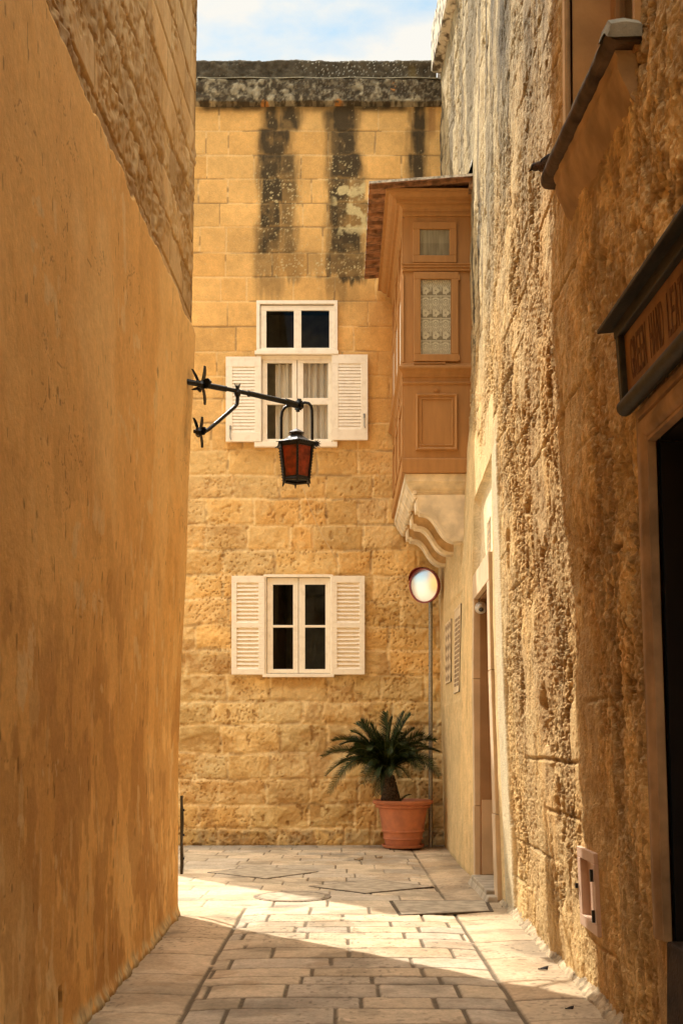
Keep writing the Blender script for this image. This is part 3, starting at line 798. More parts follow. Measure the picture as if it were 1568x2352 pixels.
# ------------------------------------------------------------------ left wall
def make_left_wall():
    ue = 8.75
    us = lines((-1.5, 13.2), lambda p: .5 if p < 2.9 else (.0095 if p < 6.5 else (.014 if p < 8.95 else .3)), (8.6, 8.75, 8.85))
    zs = lines((-.02, 11.2), lambda p: .009 if p < 4.9 else (.016 if p < 7.3 else .4))
    U, Z = np.meshgrid(us, zs, indexing='ij')
    Y0 = np.minimum(U, ue); past = np.maximum(U - ue, 0)
    X0 = XL(Y0, Z)
    # rounded corner
    rc = .05
    Xw = X0 - past; Yw = Y0.copy()
    rcm = np.clip(1 - np.abs(U - ue) / rc, 0, 1) ** 2
    Xw -= rcm * .012; Yw -= rcm * .012
    s = U
    n1 = fbm(s * 1.1, Z * .7, 4, 501); n2 = fbm(s * 5, Z * 4, 4, 502); n3 = fbm(s * 16, Z * 10, 3, 503)
    line = 4.40 + (fbm(s * 2.2, Z * 0, 4, 504) - .5) * .14 + (vn(s * 14, Z * 0, 505) - .5) * .02
    stone = ss(-.012, .012, Z - line)
    # stone zone courses
    cz = 4.25 + np.arange(40) * .285
    zz = Z + (fbm(s * 1.5, Z * 1.5, 2, 511) - .5) * .02
    ci = np.floor((zz - 4.25) / .285); dZ = np.abs((zz - 4.25) / .285 - np.round((zz - 4.25) / .285)) * .285
    sh = h2(ci, ci * 0, 5) * .5 ; bl = .52
    bx = (s + sh) / bl; dXX = np.abs(bx - np.round(bx)) * bl
    bidx = np.floor(bx) + ci * 71
    r1 = h2(bidx, bidx * 0, 6); r2 = h2(bidx, bidx * 0, 7)
    d = np.minimum(dZ, dXX); joint = 1 - ss(.005, .016, d)
    rough = ss(.40, .6, fbm(s * 1.8, Z * 1.8, 3, 520) + .16 * (r2 - .4))
    F1, rid = worley(s * 14, Z * 14, 530)
    rel_s = -joint * .012 + (r1 - .5) * .012 + rough * ((n3 - .5) * .035 + (n2 - .5) * .03 - (1 - ss(.1, .35, F1)) * .012) - .02
    rel_p = (n1 - .5) * .03 + (n2 - .5) * .006 + (fbm(s * .5, Z * .4, 2, 505) - .5) * .05
    rel = rel_p * (1 - stone) + rel_s * stone
    # foot: plaster flares out to the paving
    foot = np.exp(-(Z / .05) ** 2) * .022
    rel = rel + foot * (.6 + n2 + (n3 - .5) * 1.6)
    # drain slot near the camera
    ys_, zt = 4.87, .27
    slot = (1 - ss(.020, .030, np.abs(s - ys_))) * (1 - ss(zt - .02, zt, Z))
    rel = rel - slot * .16
    wgt = np.where(U <= ue, 1.0, 0.0)
    Xw += rel * wgt; Yw += rel * (1 - wgt)
    # plaster colours: washed ochre with darker run-down patches
    a = fbm(s * 2.6, Z * 1.5, 5, 540, .6) + (fbm(s * 9, Z * 2.0, 4, 541, .6) - .5) * .20
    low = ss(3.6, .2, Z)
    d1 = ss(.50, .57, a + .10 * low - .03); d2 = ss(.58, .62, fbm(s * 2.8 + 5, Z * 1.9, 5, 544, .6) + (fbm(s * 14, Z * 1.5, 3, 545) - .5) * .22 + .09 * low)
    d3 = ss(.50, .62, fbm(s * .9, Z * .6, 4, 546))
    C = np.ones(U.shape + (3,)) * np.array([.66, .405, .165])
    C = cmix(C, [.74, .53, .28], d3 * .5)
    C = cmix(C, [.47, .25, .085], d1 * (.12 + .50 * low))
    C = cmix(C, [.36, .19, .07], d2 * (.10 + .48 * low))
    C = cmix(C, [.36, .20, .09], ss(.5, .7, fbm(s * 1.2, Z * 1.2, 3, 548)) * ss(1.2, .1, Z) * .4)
    pale = ss(.68, .74, fbm(s * 10, Z * 3.5, 4, 549)) * low; C = cmix(C, [.66, .47, .26], pale * .5)
    C = C * (.93 + .14 * n2)[..., None]
    C = C * (1 - .45 * ss(.84, .88, fbm(s * 30, Z * 9, 2, 551)) )[..., None]
    ck = np.abs(fbm(s * 1.1 + 2, Z * 1.9, 5, 570, .55) - .5); crk = (1 - ss(.0008, .0028, ck)) * ss(.55, .62, fbm(s * .8, Z * .8, 2, 571)) * (1 - stone)
    C = cmix(C, [.24, .13, .05], crk * .7)
    chip = ss(.70, .73, fbm(s * 7, Z * 5, 4, 572)) * ss(.5, .6, fbm(s * 1.1, Z * .9, 2, 573)); C = cmix(C, [.66, .50, .30], chip * .6)
    foot_c = 1 - ss(.03, .10, Z + (n2 - .5) * .08)
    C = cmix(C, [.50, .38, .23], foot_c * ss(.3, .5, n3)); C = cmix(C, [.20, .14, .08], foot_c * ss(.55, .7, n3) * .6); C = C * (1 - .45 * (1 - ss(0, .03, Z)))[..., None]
    CS = np.ones(U.shape + (3,)) * np.array([.46, .31, .165])
    CS = CS * (.75 + .45 * r1)[..., None]; CS = cmix(CS, [.34, .235, .14], rough * .55 * (.5 + n2))
    CS = cmix(CS, [.60, .46, .30], ss(.55, .68, fbm(s * 7, Z * 2, 3, 560)) * .4)
    CS = cmix(CS, [.25, .15, .08], (1 - ss(0, .28, Z - line)) * ss(.38, .55, n2) * .6)
    CS = cmix(CS, [.27, .17, .10], joint * .5)
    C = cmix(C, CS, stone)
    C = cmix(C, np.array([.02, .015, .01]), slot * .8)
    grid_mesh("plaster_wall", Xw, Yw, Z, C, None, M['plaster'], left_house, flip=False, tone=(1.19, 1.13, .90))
make_left_wall()
mb = MB(); mb.box(-7, -1.5, -1.48, 8.6, -.2, 11.1); mb.box(-7, -1.32, -1.5, 8.7, 11.0, 11.15)
mb.build("house_body", M['sill_under'], left_house)
# iron guard on the corner
g = []
mb = MB()
gz = np.linspace(.30, .90, 12)
rows = []
for z in gz:
    xe = float(XL(8.75, z)) + .006
    rows.append([(xe - .02, 8.80, z), (xe + .0 + .004 * math.sin(z * 20), 8.79, z), (xe + .001 + .004 * math.sin(z * 20), 8.83, z), (xe - .02, 8.84, z)])
mb.strip(rows)
for z in (.42, .60, .79):
    xe = float(XL(8.75, z)) + .02
    mb.tube([(xe - .02, 8.81, z), (xe - .003, 8.81, z)], .010, 8)
mb.build("iron_corner_guard", M['iron'], left_house)

# ------------------------------------------------------------------ right wall
D1 = (9.55, 10.65, .075, 2.64)      # far doorway opening (y0,y1,z0,z1)
D2 = (3.34, 4.41, .0, 2.46)         # near doorway opening
W2 = (4.56, 5.57, 4.14, 6.0)        # upper window opening
HB = (5.60, 6.03, .355, .765)       # small cupboard in the wall
TR = (9.32, 11.1, 2.87, 3.66)       # recessed panel over the far door

def make_right_wall():
    ex = [D1[0], D1[1], D2[0], D2[1], W2[0], W2[1], HB[0] + .02, HB[1] - .02, TR[0], TR[1], 8.75]
    ys = lines((-1.5, YB + .03), lambda p: .4 if p < 3.1 else (.010 if p < 6.5 else (.016 if p < 9.3 else .024)), ex)
    zs = lines((-.02, 9.9), lambda p: .0068 if p < 4.6 else (.010 if p < 5.5 else .018), [D1[2], D1[3], D2[3], W2[2], W2[3], HB[2] + .02, HB[3] - .02, TR[2], TR[3]])
    Y, Z = np.meshgrid(ys, zs, indexing='ij')
    s = Y
    X0 = XR(Y, Z)
    n0 = fbm(s * .7, Z * .6, 3, 600); n1 = fbm(s * 2, Z * 2, 4, 601); n2 = fbm(s * 7, Z * 7, 4, 602); n3 = fbm(s * 22, Z * 22, 3, 603)
    far = ss(8.72, 8.78, s + .03 * (fbm(Z * 4, s * 0, 3, 640) - .5) * 2)
    # zones
    plz = ss(.0, .05, (3.0 - Z)) * far                                 # smooth orange plaster of the far part, low
    plz = np.maximum(plz, far * (1 - ss(3.75, 4.1, Z - .8 * ss(10.5, 12, s) + (n1 - .5) * .8)) )
    white = (ss(8.74, 8.78, s) * (1 - ss(9.15, 9.2, s)) * (1 - ss(3.55, 3.7, Z)))
    trz = ((s > TR[0]) & (s < TR[1]) & (Z > TR[2]) & (Z < TR[3])).astype(float)
    ero = ss(.43, .56, fbm(s * 1.6, Z * 1.1, 4, 610) + .12 * (n1 - .5) + .06 * ss(3.8, 2, Z) - .05 * ss(4.5, 6, Z))
    ero = ero * (1 - plz) * (1 - .75 * (1 - ss(.10, .5, Z)))
    shade_zone = 1 - ss(5.2, 5.7, s)                                   # nearer stretch, in shade: more flaking coat left, albedo lifted against the shade
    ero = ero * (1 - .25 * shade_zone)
    # courses
    ch = .30
    zz = Z + (fbm(s * 1.3, Z * 1.3, 2, 611) - .5) * .03
    ci = np.floor(zz / ch); dZ = np.abs(zz / ch - np.round(zz / ch)) * ch
    bx = (s + h2(ci, ci * 0, 8) * .6) / .6; dX = np.abs(bx - np.round(bx)) * .6
    bid = np.floor(bx) + 91 * ci
    r1 = h2(bid, bid * 0, 9); r2 = h2(bid, bid * 0, 10)
    jm = ss(.48, .6, fbm(s * .9, Z * 3, 3, 612)) * (1 - .8 * shade_zone)
    joint = (1 - ss(.004, .018, np.minimum(dZ, dX + .004))) * jm * (1 - plz)
    wx_ = s + (n2 - .5) * .12; wz_ = Z + (n3 - .5) * .06
    F1, rid = worley(wx_ * 20, wz_ * 18, 620); F2, rid2 = worley(wx_ * 46, wz_ * 42, 621)
    fl = ss(.46, .50, fbm(s * 3.2, Z * 1.7, 5, 630, .6))              # thin flakes of coat
    rel = (n0 - .5) * .04 * (1 - plz) + (n0 - .5) * .03 * plz
    upz = ss(4.2, 6.0, Z)
    n4 = vn(s * 60, Z * 62, 608)
    clus = .22 + .78 * ss(.40, .58, fbm(s * 2.2 + 3, Z * 1.6, 4, 616, .6))
    clus = np.maximum(clus, .85 * shade_zone)
    t1 = fbm(s * 19 + (n3 - .5), Z * 6.5, 5, 606, .66); hole1 = ss(.53, .57, t1) * clus
    t2 = fbm(s * 36, Z * 19, 4, 607, .66); hole2 = ss(.55, .60, t2) * clus
    tf = fbm(s * 4.5, Z * 3.0, 6, 609, .62); lev = tf * 8; tr = np.floor(lev) + ss(.80, 1.0, lev - np.floor(lev))
    terr = tr / 8 - .5
    E = (.16 + .40 * shade_zone + (.84 - .40 * shade_zone) * ero) * (1 - plz) * (1 - .35 * upz)
    rel += E * (-hole1 * .024 - hole2 * .010 + (n4 - .5) * .010 + (n2 - .5) * .012 + (n1 - .5) * .012) + terr * .035 * (1 - plz)
    rel -= ero * (1 - ss(.10, .30, F1)) * .012 * (rid > .6) * (1 - plz)
    rel += (1 - plz) * (1 - ero) * (fl * .006 + (n3 - .5) * .004)
    rel += plz * ((n1 - .5) * .010 + (n2 - .5) * .003)
    rel -= ero * .008
    rel -= joint * .014 + (r1 - .5) * .010 * ero
    # individual cavities, by place on the wall
    for (hy, hz, wy, wz, dp) in ((7.35, 2.82, .16, .05, .10), (7.35, 2.70, .05, .13, .06), (8.30, 2.80, .10, .05, .07), (8.35, 2.66, .05, .12, .05), (6.15, 1.67, .045, .13, .09),
                                 (6.15, 1.52, .03, .10, .05), (7.0, 1.55, .12, .10, .05), (6.95, 1.42, .10, .10, .05), (5.75, 2.02, .06, .03, .04), (4.98, 2.15, .07, .02, .05),
                                 (6.8, 2.43, .12, .03, .05), (7.4, 2.25, .1, .03, .05), (4.95, 1.25, .05, .08, .03), (5.35, .30, .03, .20, .05), (5.3, .1, .07, .12, .05),
                                 (6.45, .95, .06, .14, .04), (6.35, .55, .05, .12, .04), (4.75, 2.4, .02, .22, .03), (4.80, 1.8, .02, .3, .025), (5.0, 3.35, .05, .1, .03),
                                 (5.9, 2.9, .05, .16, .04), (8.9, 6.4, .06, .2, .04), (10.6, 7.9, .08, .3, .05), (6.9, 4.6, .05, .2, .03)):
        q = ((s - hy + .3 * (n2 - .5) * wy * 3) / wy) ** 2 + ((Z - hz + (n2 - .5) * wz) / wz) ** 2
        rel -= dp * (1 - ss(.5, 1.3, q))
    # big flaking lump near the foot
    rel -= trz * .07
    rel += white * .006
    # projecting strip between coat and rough stone
    rel -= np.exp(-((s - 8.73) / .02) ** 2) * .012 * (1 - ss(3.5, 3.8, Z))
    flat = np.zeros(Y.shape)
    for (a, b_, c_, d_, mg) in ((HB[0], HB[1], HB[2], HB[3], .05), (D1[0] - .17, D1[1] + .12, 0, 2.87, .04), (D2[0], D2[1] + .17, 0, 2.65, .05), (W2[0], W2[1] + .08, W2[2] - .1, W2[3], .05), (3.3, 4.6, 2.6, 3.0, .05), (12.2, 14.1, 1.8, 2.9, .05)):
        q = np.maximum(np.maximum(a - s, s - b_), np.maximum(c_ - Z, Z - d_)); flat = np.maximum(flat, 1 - ss(0, mg, q))
    rel = rel * (1 - flat) + (rel * .08 - .004) * flat
    Xw = X0 - rel
    # ---- colour
    C = np.ones(Y.shape + (3,)) * np.array([.66, .45, .22]) * (1 + .14 * (1 - ss(5.2, 5.7, s)))[..., None]  # near stretch given a lighter albedo to brighten it in its shade
    C = cmix(C, [.52, .33, .155], ero * (.25 + .4 * n2))
    C = C * (1 + (.5 + .7 * shade_zone) * terr * (1 - plz))[..., None]
    C = cmix(C, [.20, .11, .045], hole1 * np.clip(E * 1.1 * (1 - .25 * shade_zone) + .15 * shade_zone * (1 - plz), 0, .85)); C = cmix(C, [.24, .135, .055], hole2 * np.clip(E + .4 * shade_zone, 0, 1) * .6)
    C = cmix(C, [.70, .52, .29], fl * (1 - ero) * .6)
    C = cmix(C, [.52, .29, .11], ss(.54, .66, fbm(s * 1.6 + 9, Z * 1.1, 4, 650)) * .4 * (1 - plz))
    C = cmix(C, [.27, .185, .105], ss(.48, .58, fbm(s * 4.5, Z * 1.4, 6, 651, .66)) * .5 * shade_zone)
    C = cmix(C, [.44, .33, .20], ss(.46, .56, fbm(s * 2.2, Z * 1.3, 5, 654, .6)) * .45 * (1 - plz))
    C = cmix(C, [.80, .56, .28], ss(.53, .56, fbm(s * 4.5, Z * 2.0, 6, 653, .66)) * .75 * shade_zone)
    C = cmix(C, [.40, .27, .15], ss(.50, .62, fbm(s * 6, Z * 1.2, 4, 652)) * .4 * (1 - plz))
    up = ss(4.2, 6.2, Z + (n1 - .5) * 1.4)
    C = cmix(C, [.36, .29, .195], up * .85)
    st = ss(.46, .60, fbm(s * 3.5, Z * .35, 5, 655, .6)) * up
    C = cmix(C, [.13, .105, .075], st * .75)
    st2 = ss(.56, .64, fbm(s * 9, Z * .8, 4, 656)) * up; C = cmix(C, [.48, .40, .28], st2 * .4)
    # black runs beside the balcony roof and below the top
    for (yy0, wd, za, zb_, kk) in ((11.75, .12, 5.3, 6.9, 1), (11.2, .10, 5.6, 6.6, .8), (10.4, .12, 7.0, 9.2, .7), (8.3, .25, 6.2, 8.6, .6), (14.55, .08, 7.0, 9.3, .8), (9.3, .15, 7.0, 9.0, .6)):
        q = (1 - ss(.5, 1.2, np.abs(s - yy0 + (fbm(s * 4, Z * 2, 3, 657) - .5) * .5) / wd)) * ss(za - .5, za + .4, Z) * (1 - ss(zb_ - .1, zb_ + .3, Z))
        C = cmix(C, [.05, .04, .03], np.clip(q * kk * (.5 + n2), 0, .9))
    CP = np.ones(Y.shape + (3,)) * np.array([.76, .55, .30])
    CP = cmix(CP, [.54, .42, .26], ss(.42, .6, n0 + .2 * n1) * .5 + ss(2.8, 3.6, Z) * .4 )
    CP = CP * (.93 + .14 * n1)[..., None]
    CP = cmix(CP, [.40, .25, .12], ss(.66, .74, fbm(s * 9, Z * 3, 4, 661)) * .4)
    C = cmix(C, CP, plz)
    C = cmix(C, [.58, .49, .36], white * (.8 + .3 * n1)); C = cmix(C, [.80, .73, .60], trz * (.9 - .4 * ss(10.0, 11.0, s)) * (.8 + .3 * n1))
    C = C * (.86 + .28 * n2)[..., None]
    C = C * (1 - .35 * joint)[..., None]
    pit = (1 - ss(.12, .35, F1)) * (rid > .45) * ero
    C = C * (1 - .3 * pit)[..., None]
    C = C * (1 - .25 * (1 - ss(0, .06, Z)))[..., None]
    yc = (ys[:-1] + ys[1:]) / 2; zc = (zs[:-1] + zs[1:]) / 2
    YC, ZC = np.meshgrid(yc, zc, indexing='ij')
    keep = np.ones(YC.shape, bool)
    for h in (D1, D2, W2, (HB[0] + .02, HB[1] - .02, HB[2] + .02, HB[3] - .02)):
        keep &= ~((YC > h[0]) & (YC < h[1]) & (ZC > h[2]) & (ZC < h[3]))
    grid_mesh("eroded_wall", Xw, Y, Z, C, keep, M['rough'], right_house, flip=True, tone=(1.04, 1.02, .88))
make_right_wall()

def wbox(mb, y0, y1, z0, z1, o0, o1, fn=xr):
    """box on the right wall: o = distance out of the wall (towards the alley), o0<o1"""
    p = []
    for z in (z0, z1):
        p += [(fn(y0, z) - o1, y0, z), (fn(y0, z) - o0, y0, z), (fn(y1, z) - o0, y1, z), (fn(y1, z) - o1, y1, z)]
    mb.hexa(p)

mb = MB(); mb.box(1.95, 7, -1.45, YB + 5, -.2, 9.8); mb.box(1.36, 7, -1.5, YB + .4, 9.75, 9.86); mb.box(1.3, 1.96, -1.5, -1.46, 0, 9.8)
mb.build("house_body", M['sill_under'], right_house)

# far doorway
mb = MB()
for (a, b_) in ((D1[0] - .17, D1[0]), (D1[1], D1[1] + .12)):
    for (z0_, z1_) in ((.02, .72), (.726, 1.9), (1.905, 2.64)):
        wbox(mb, a, b_, z0_, z1_, -.06, .028 if z0_ > .1 else .034)
wbox(mb, D1[0] - .17, D1[0] + .42, 2.64, 2.87, -.02, .03); wbox(mb, D1[0] + .425, D1[1] + .12, 2.64, 2.87, -.02, .028)
dw = mb.build("doorway", M['frame_stone'], right_house, bevel=.004)
dw["label"] = "far doorway under the balcony"
mb = MB()     # reveals
x_in = 1.95
mb.box(xr(D1[1], 2.6) + .03, x_in, D1[1] - .004, D1[1] + .03, 0, 2.70)
mb.box(xr(D1[0], .1) + .03, x_in, D1[0] - .03, D1[0] + .004, 0, 2.70)
mb.box(1.28, x_in, D1[0] - .02, D1[1] + .02, 2.636, 2.70)
mb.build("reveal", M['door'], dw)
mb = MB(); mb.box(1.62, 1.66, D1[0], D1[1], .1, 2.64)
for z0_, z1_ in ((.25, .85), (1.0, 2.5)):
    for a in (D1[0] + .1, D1[0] + .62):
        mb.box(1.605, 1.62, a, a + .38, z0_, z1_)
mb.build("door_leaf", M['door'], dw, bevel=.004)
mb = MB(); mb.box(1.30, 1.62, D1[1] - .022, D1[1] - .001, .09, .78); mb.box(1.42, 1.425, D1[1] - .027, D1[1] - .022, .09, .78)
mb.build("kick_board", M['frame_stone'], dw)
mb = MB(); mb.box(1.20, 1.66, D1[0] - .02, D1[1] + .02, -.02, .085)
mb.hexa([(1.17, D1[0] - .16, -.02), (1.34, D1[0] - .16, -.02), (1.30, D1[1] + .1, -.02), (1.17, D1[1] + .1, -.02),
         (1.20, D1[0] - .14, .05), (1.34, D1[0] - .14, .05), (1.30, D1[1] + .08, .05), (1.20, D1[1] + .08, .05)])
mb.build("doorstep", M['marble'], dw, bevel=.012)
# two wall vents
M['vent_dark'] = mat('brown_vent_hole', (.36, .245, .135), .9, var=.3, vscale=30)  # brown pieces laid on the plate stand for the openings
def vent(y0, y1, z0, z1, kind):
    mb = MB()
    wbox(mb, y0, y1, z0, z1, -.03, .006)
    v = mb.build("wall_vent", M['grille'], right_house)
    v["label"] = "barred vent in two columns" if kind == 'ladder' else "lattice vent near the corner"
    mb = MB()
    if kind == 'ladder':
        n = 15
        zt, zb_ = z1 - .10, z0 + .07
        for k in range(n):
            za = zb_ + (zt - zb_) * k / n; zc = za + (zt - zb_) / n * .62
            for ya, yb in ((y0 + .07, y0 + .25), (y0 + .33, y0 + .53)):
                wbox(mb, ya, yb, za, zc, .0, .008)
    else:
        n = 6
        for k in range(n):
            for q in range(3):
                zc = z0 + (z1 - z0) * (k + .5) / n; yc = y0 + (y1 - y0) * (q + .5 + .25 * (k % 2)) / 3.2
                hz, hy = (z1 - z0) / n * .42, (y1 - y0) / 3.2 * .42
                pts = [(yc - hy, zc), (yc, zc - hz), (yc + hy, zc), (yc, zc + hz)]
                mb.poly([(xr(a, b_) - .008, a, b_) for a, b_ in pts])
    mb.build("vent_opening", M['vent_dark'], v)
    mb = MB()
    for a, b_, c, d in ((y0, y1, z1 - .02, z1), (y0, y1, z0, z0 + .02), (y0, y0 + .025, z0, z1), (y1 - .025, y1, z0, z1)):
        wbox(mb, a, b_, c, d, -.005, .011)
    mb.build("vent_frame", M['grille'], v)
vent(12.28, 12.90, 1.86, 2.80, 'ladder')
vent(13.25, 13.95, 2.02, 2.74, 'lattice')

# wall plaque in the recess
pq = MB(); 
for z0_, z1_ in ((3.02, 3.30),): wbox(pq, 10.10, 10.38, z0_, z1_, -.09, -.068)
pl = pq.build("wall_plaque", mat("worn_tile", (.50, .43, .33), .5, var=.35, vscale=30, bump=.3), None)
tag(pl, "small worn tile plaque in the pale recess above the far doorway", "plaque")
mb = MB()
for k in range(5): wbox(mb, 10.10, 10.38, 3.02 + .065 * k, 3.03 + .065 * k, -.069, -.064)
for k in range(3): wbox(mb, 10.11 + .12 * k, 10.125 + .12 * k, 3.02, 3.295, -.069, -.063)
mb.build("tile_grout", M['grille'], pl)

# near doorway with moulded frame
def jamb_moulding():
    mb = MB()
    prof = [(0.16, .004), (.155, .03), (.12, .035), (.115, .012), (.10, .012), (.095, .05), (.075, .065), (.05, .06), (.03, .035), (.022, .010), (.018, .030), (.004, .032), (.0, .0), (0, -.03)]
    ya, yb, zt = D2[1], D2[0], D2[3]
    rows = []
    path = [(ya, .54, 1, 0), (ya, .9, 1, 0), (ya, 1.3, 1, 0), (ya, 1.8, 1, 0), (ya, zt, 1, 1), (yb, zt, -1, 1), (yb, 1.3, -1, 0), (yb, .54, -1, 0)]
    for (y, z, sy, sz) in path:
        r = []
        for d_, o_ in prof:
            o_ = o_ * .5; yy = y + sy * d_; zz = z + sz * d_
            r.append((xr(yy, zz) - o_, yy, zz))
        rows.append(r)
    mb.strip(rows)
    return mb
nd = jamb_moulding().build("doorway", mat("brown_door_moulding", (.40, .25, .125), .7, var=.25, vscale=6, bump=.2, bscale=40), right_house, smooth=True)
nd["label"] = "near dark doorway below the hanging shop sign"
mb = MB(); mb.box(1.46, 1.50, D2[0] - .05, D2[1] + .05, 0, 2.6)
for z0_, z1_ in ((.7, 1.3), (1.45, 2.3)):
    for a in (D2[0] + .1, D2[0] + .62): mb.box(1.45, 1.462, a, a + .36, z0_, z1_)
mb.build("door_leaf", mat("very_dark_wood", (.17, .09, .045), .7, var=.3, vscale=6), nd)
mb = MB(); mb.box(1.25, 1.7, D2[0] - .04, D2[1] + .02, -.02, .54)
mb.build("doorstep", M['dim_step'], nd, bevel=.01)

mb = MB(); mb.box(1.26, 1.9, D2[0] - .03, D2[0] - .004, .54, 2.46); wbox(mb, D2[1] + .004, D2[1] + .03, .54, D2[3], -.6, -.034); wbox(mb, D2[0], D2[1], D2[3] + .003, D2[3] + .02, -.6, -.034)
mb.build("reveal", M['void'], nd)  # reveal coloured near-black to stand for the shade inside the doorway

# cupboard in the wall
mb = MB()
y0, y1, z0_, z1_ = HB
for a, b_, c, d in ((y0, y1, z1_ - .055, z1_), (y0, y1, z0_, z0_ + .06), (y0, y0 + .075, z0_ + .06, z1_ - .055), (y1 - .075, y1, z0_ + .06, z1_ - .055)):
    wbox(mb, a, b_, c, d, -.04, .016)
hb = mb.build("meter_cupboard", M['pink'], right_house, bevel=.004)
hb["label"] = "pale pink framed cupboard low in the eroded wall"
mb = MB(); wbox(mb, y0 + .07, y1 - .07, z0_ + .055, z1_ - .05, -.045, -.022); mb.build("cupboard_panel", M['pink'], hb)
for zz_ in (z0_ + .07, z1_ - .14):
    mb = MB(); wbox(mb, y0 + .012, y0 + .024, zz_, zz_ + .06, .02, .036); mb.build("hinge", M['iron'], hb)
mb = MB(); wbox(mb, y1 - .02, y1 - .008, z0_ + .19, z0_ + .215, .02, .036); mb.build("keyhole", M['iron'], hb)

# upper near window: reveal, frame, sill
mb = MB()
xd = 1.30
yA, yB_, zA, zB = W2
mb.box(xr(yB_, 4.5) + .005, 1.9, yB_, yB_ + .03, zA - .1, zB + .1)
mb.box(xr(yA, 4.5), 1.9, yA - .03, yA, zA - .1, zB + .1)
mb.box(1.1, 1.9, yA, yB_, zB, zB + .03)
mb.box(1.1, 1.9, yA, yB_, zA - .03, zA)
uw = mb.build("window", mat("orange_reveal_paint", (.60, .33, .12), .8, var=.12, vscale=5, bump=.15), right_house)
uw["label"] = "deep set window high on the near right wall"
mb = MB(); mb.box(xd, xd + .05, yB_ - .10, yB_, zA, zB); mb.box(xd, xd + .05, yA, yA + .1, zA, zB); mb.box(xd, xd + .05, yA + .1, yB_ - .1, zB - .1, zB); mb.box(xd, xd + .05, yA + .1, yB_ - .1, zA, zA + .12)
mb.box(xd + .01, xd + .04, (yA + yB_) / 2 - .03, (yA + yB_) / 2 + .03, zA, zB)
mb.build("window_frame", M['brown'], uw, bevel=.004)
mb = MB(); mb.box(xd + .02, xd + .025, yA, yB_, zA, zB); mb.build("pane", M['glass'], uw)
mb = MB(); mb.box(1.60, 1.62, yA, yB_, zA, zB); mb.build("room", M['void'], uw)
mb = MB()
wbox(mb, yB_, yB_ + .085, zA, zB, -.02, .012); 
mb.build("window_surround", mat("pale_orange_surround", (.78, .56, .30), .85, var=.1, vscale=5, bump=.15), uw)
mb = MB(); mb.tube([(xr(yB_, z) - .002, yB_ - .005, z) for z in (zA, 4.8, 5.4, zB)], .014, 8); mb.build("corner_bead", M['sill_under'], uw)
# sill sweep
def sweep_wall(prof, ya, yb, n, name, m, parent, seed=0, noise=.006, zoff=0):
    mb = MB(); rr = random.Random(seed); rows = []
    for i in range(n + 1):
        y = ya + (yb - ya) * i / n
        k = rr.uniform(-noise, noise)
        rows.append([(xr(y, 4.0) - o_ + k * (o_ > .02), y, z + k * .6 + zoff) for o_, z in prof])
    mb.strip(rows)
    mb.poly(rows[0][::-1]); mb.poly(rows[-1])
    return mb.build(name, m, parent, smooth=True)
slab = [(-.02, 4.125), (.085, 4.125), (.104, 4.12), (.113, 4.108), (.115, 4.09), (.110, 4.073), (.098, 4.06), (.075, 4.055), (-.02, 4.055)]
sl = sweep_wall(slab, 4.50, 5.72, 40, "window_sill", M['sill'], uw, 3, .0025)
thin = [(.0, 4.137), (.098, 4.137), (.098, 4.147), (.0, 4.150)]
sweep_wall(thin, 4.62, 5.70, 30, "sill_flashing", M['lichen_top'], uw, 4, .003)
under = [(-.02, 4.05), (.072, 4.05), (.068, 4.035), (.060, 4.02), (.064, 4.00), (.060, 3.975), (.045, 3.94), (.025, 3.90), (.008, 3.865), (-.02, 3.83)]
sweep_wall(under, 4.56, 5.60, 30, "sill_corbel", M['sill_under'], uw, 5, .004)
mb = MB(); rows = []
for (dy, tp) in ((0, 4.10), (.05, 4.145), (.14, 4.155), (.2, 4.14)):
    y = 4.47 + dy; rows.append([(xr(y, 4) + .01, y, tp), (xr(y, 4) - .05, y, tp + .01), (xr(y, 4) - .11, y, tp), (xr(y, 4) - .125, y, tp - .05)])
mb.strip(rows); r0 = rows[0]
mb.poly(r0 + [(r0[3][0] + .03, 4.465, 4.045), (r0[0][0], 4.465, 4.05)])
mb.build("mortar_repair", M['lichen_top'], uw, smooth=True)

# top coping of the right house
mb = MB(); rows = []
rr = random.Random(8)
for i in range(60):
    y = 11.0 + (YB - .03 - 11.0) * i / 59
    o_ = .075 + .02 * max(0, (y - 12.5)) / 2; j = rr.uniform(-.008, .008)
    x = xr(y, 9.8)
    rows.append([(x + .02, y, 9.84 + j), (x - o_ + j, y, 9.86 + j), (x - o_ - .02, y, 9.88), (x - o_ - .025 + j, y, 10.06), (x - o_ - .02, y, 10.40 - .1 * (i % 17 == 0)), (x + .3, y, 10.42)])
mb.strip(rows)
mb.poly(rows[-1]); 
mb.build("coping", mat("grey_cream_coping", (.52, .44, .31), .9, var=.3, vscale=10, bump=.6, bscale=30, col2=(.12, .085, .05), edge=(.45, .6)), right_house)

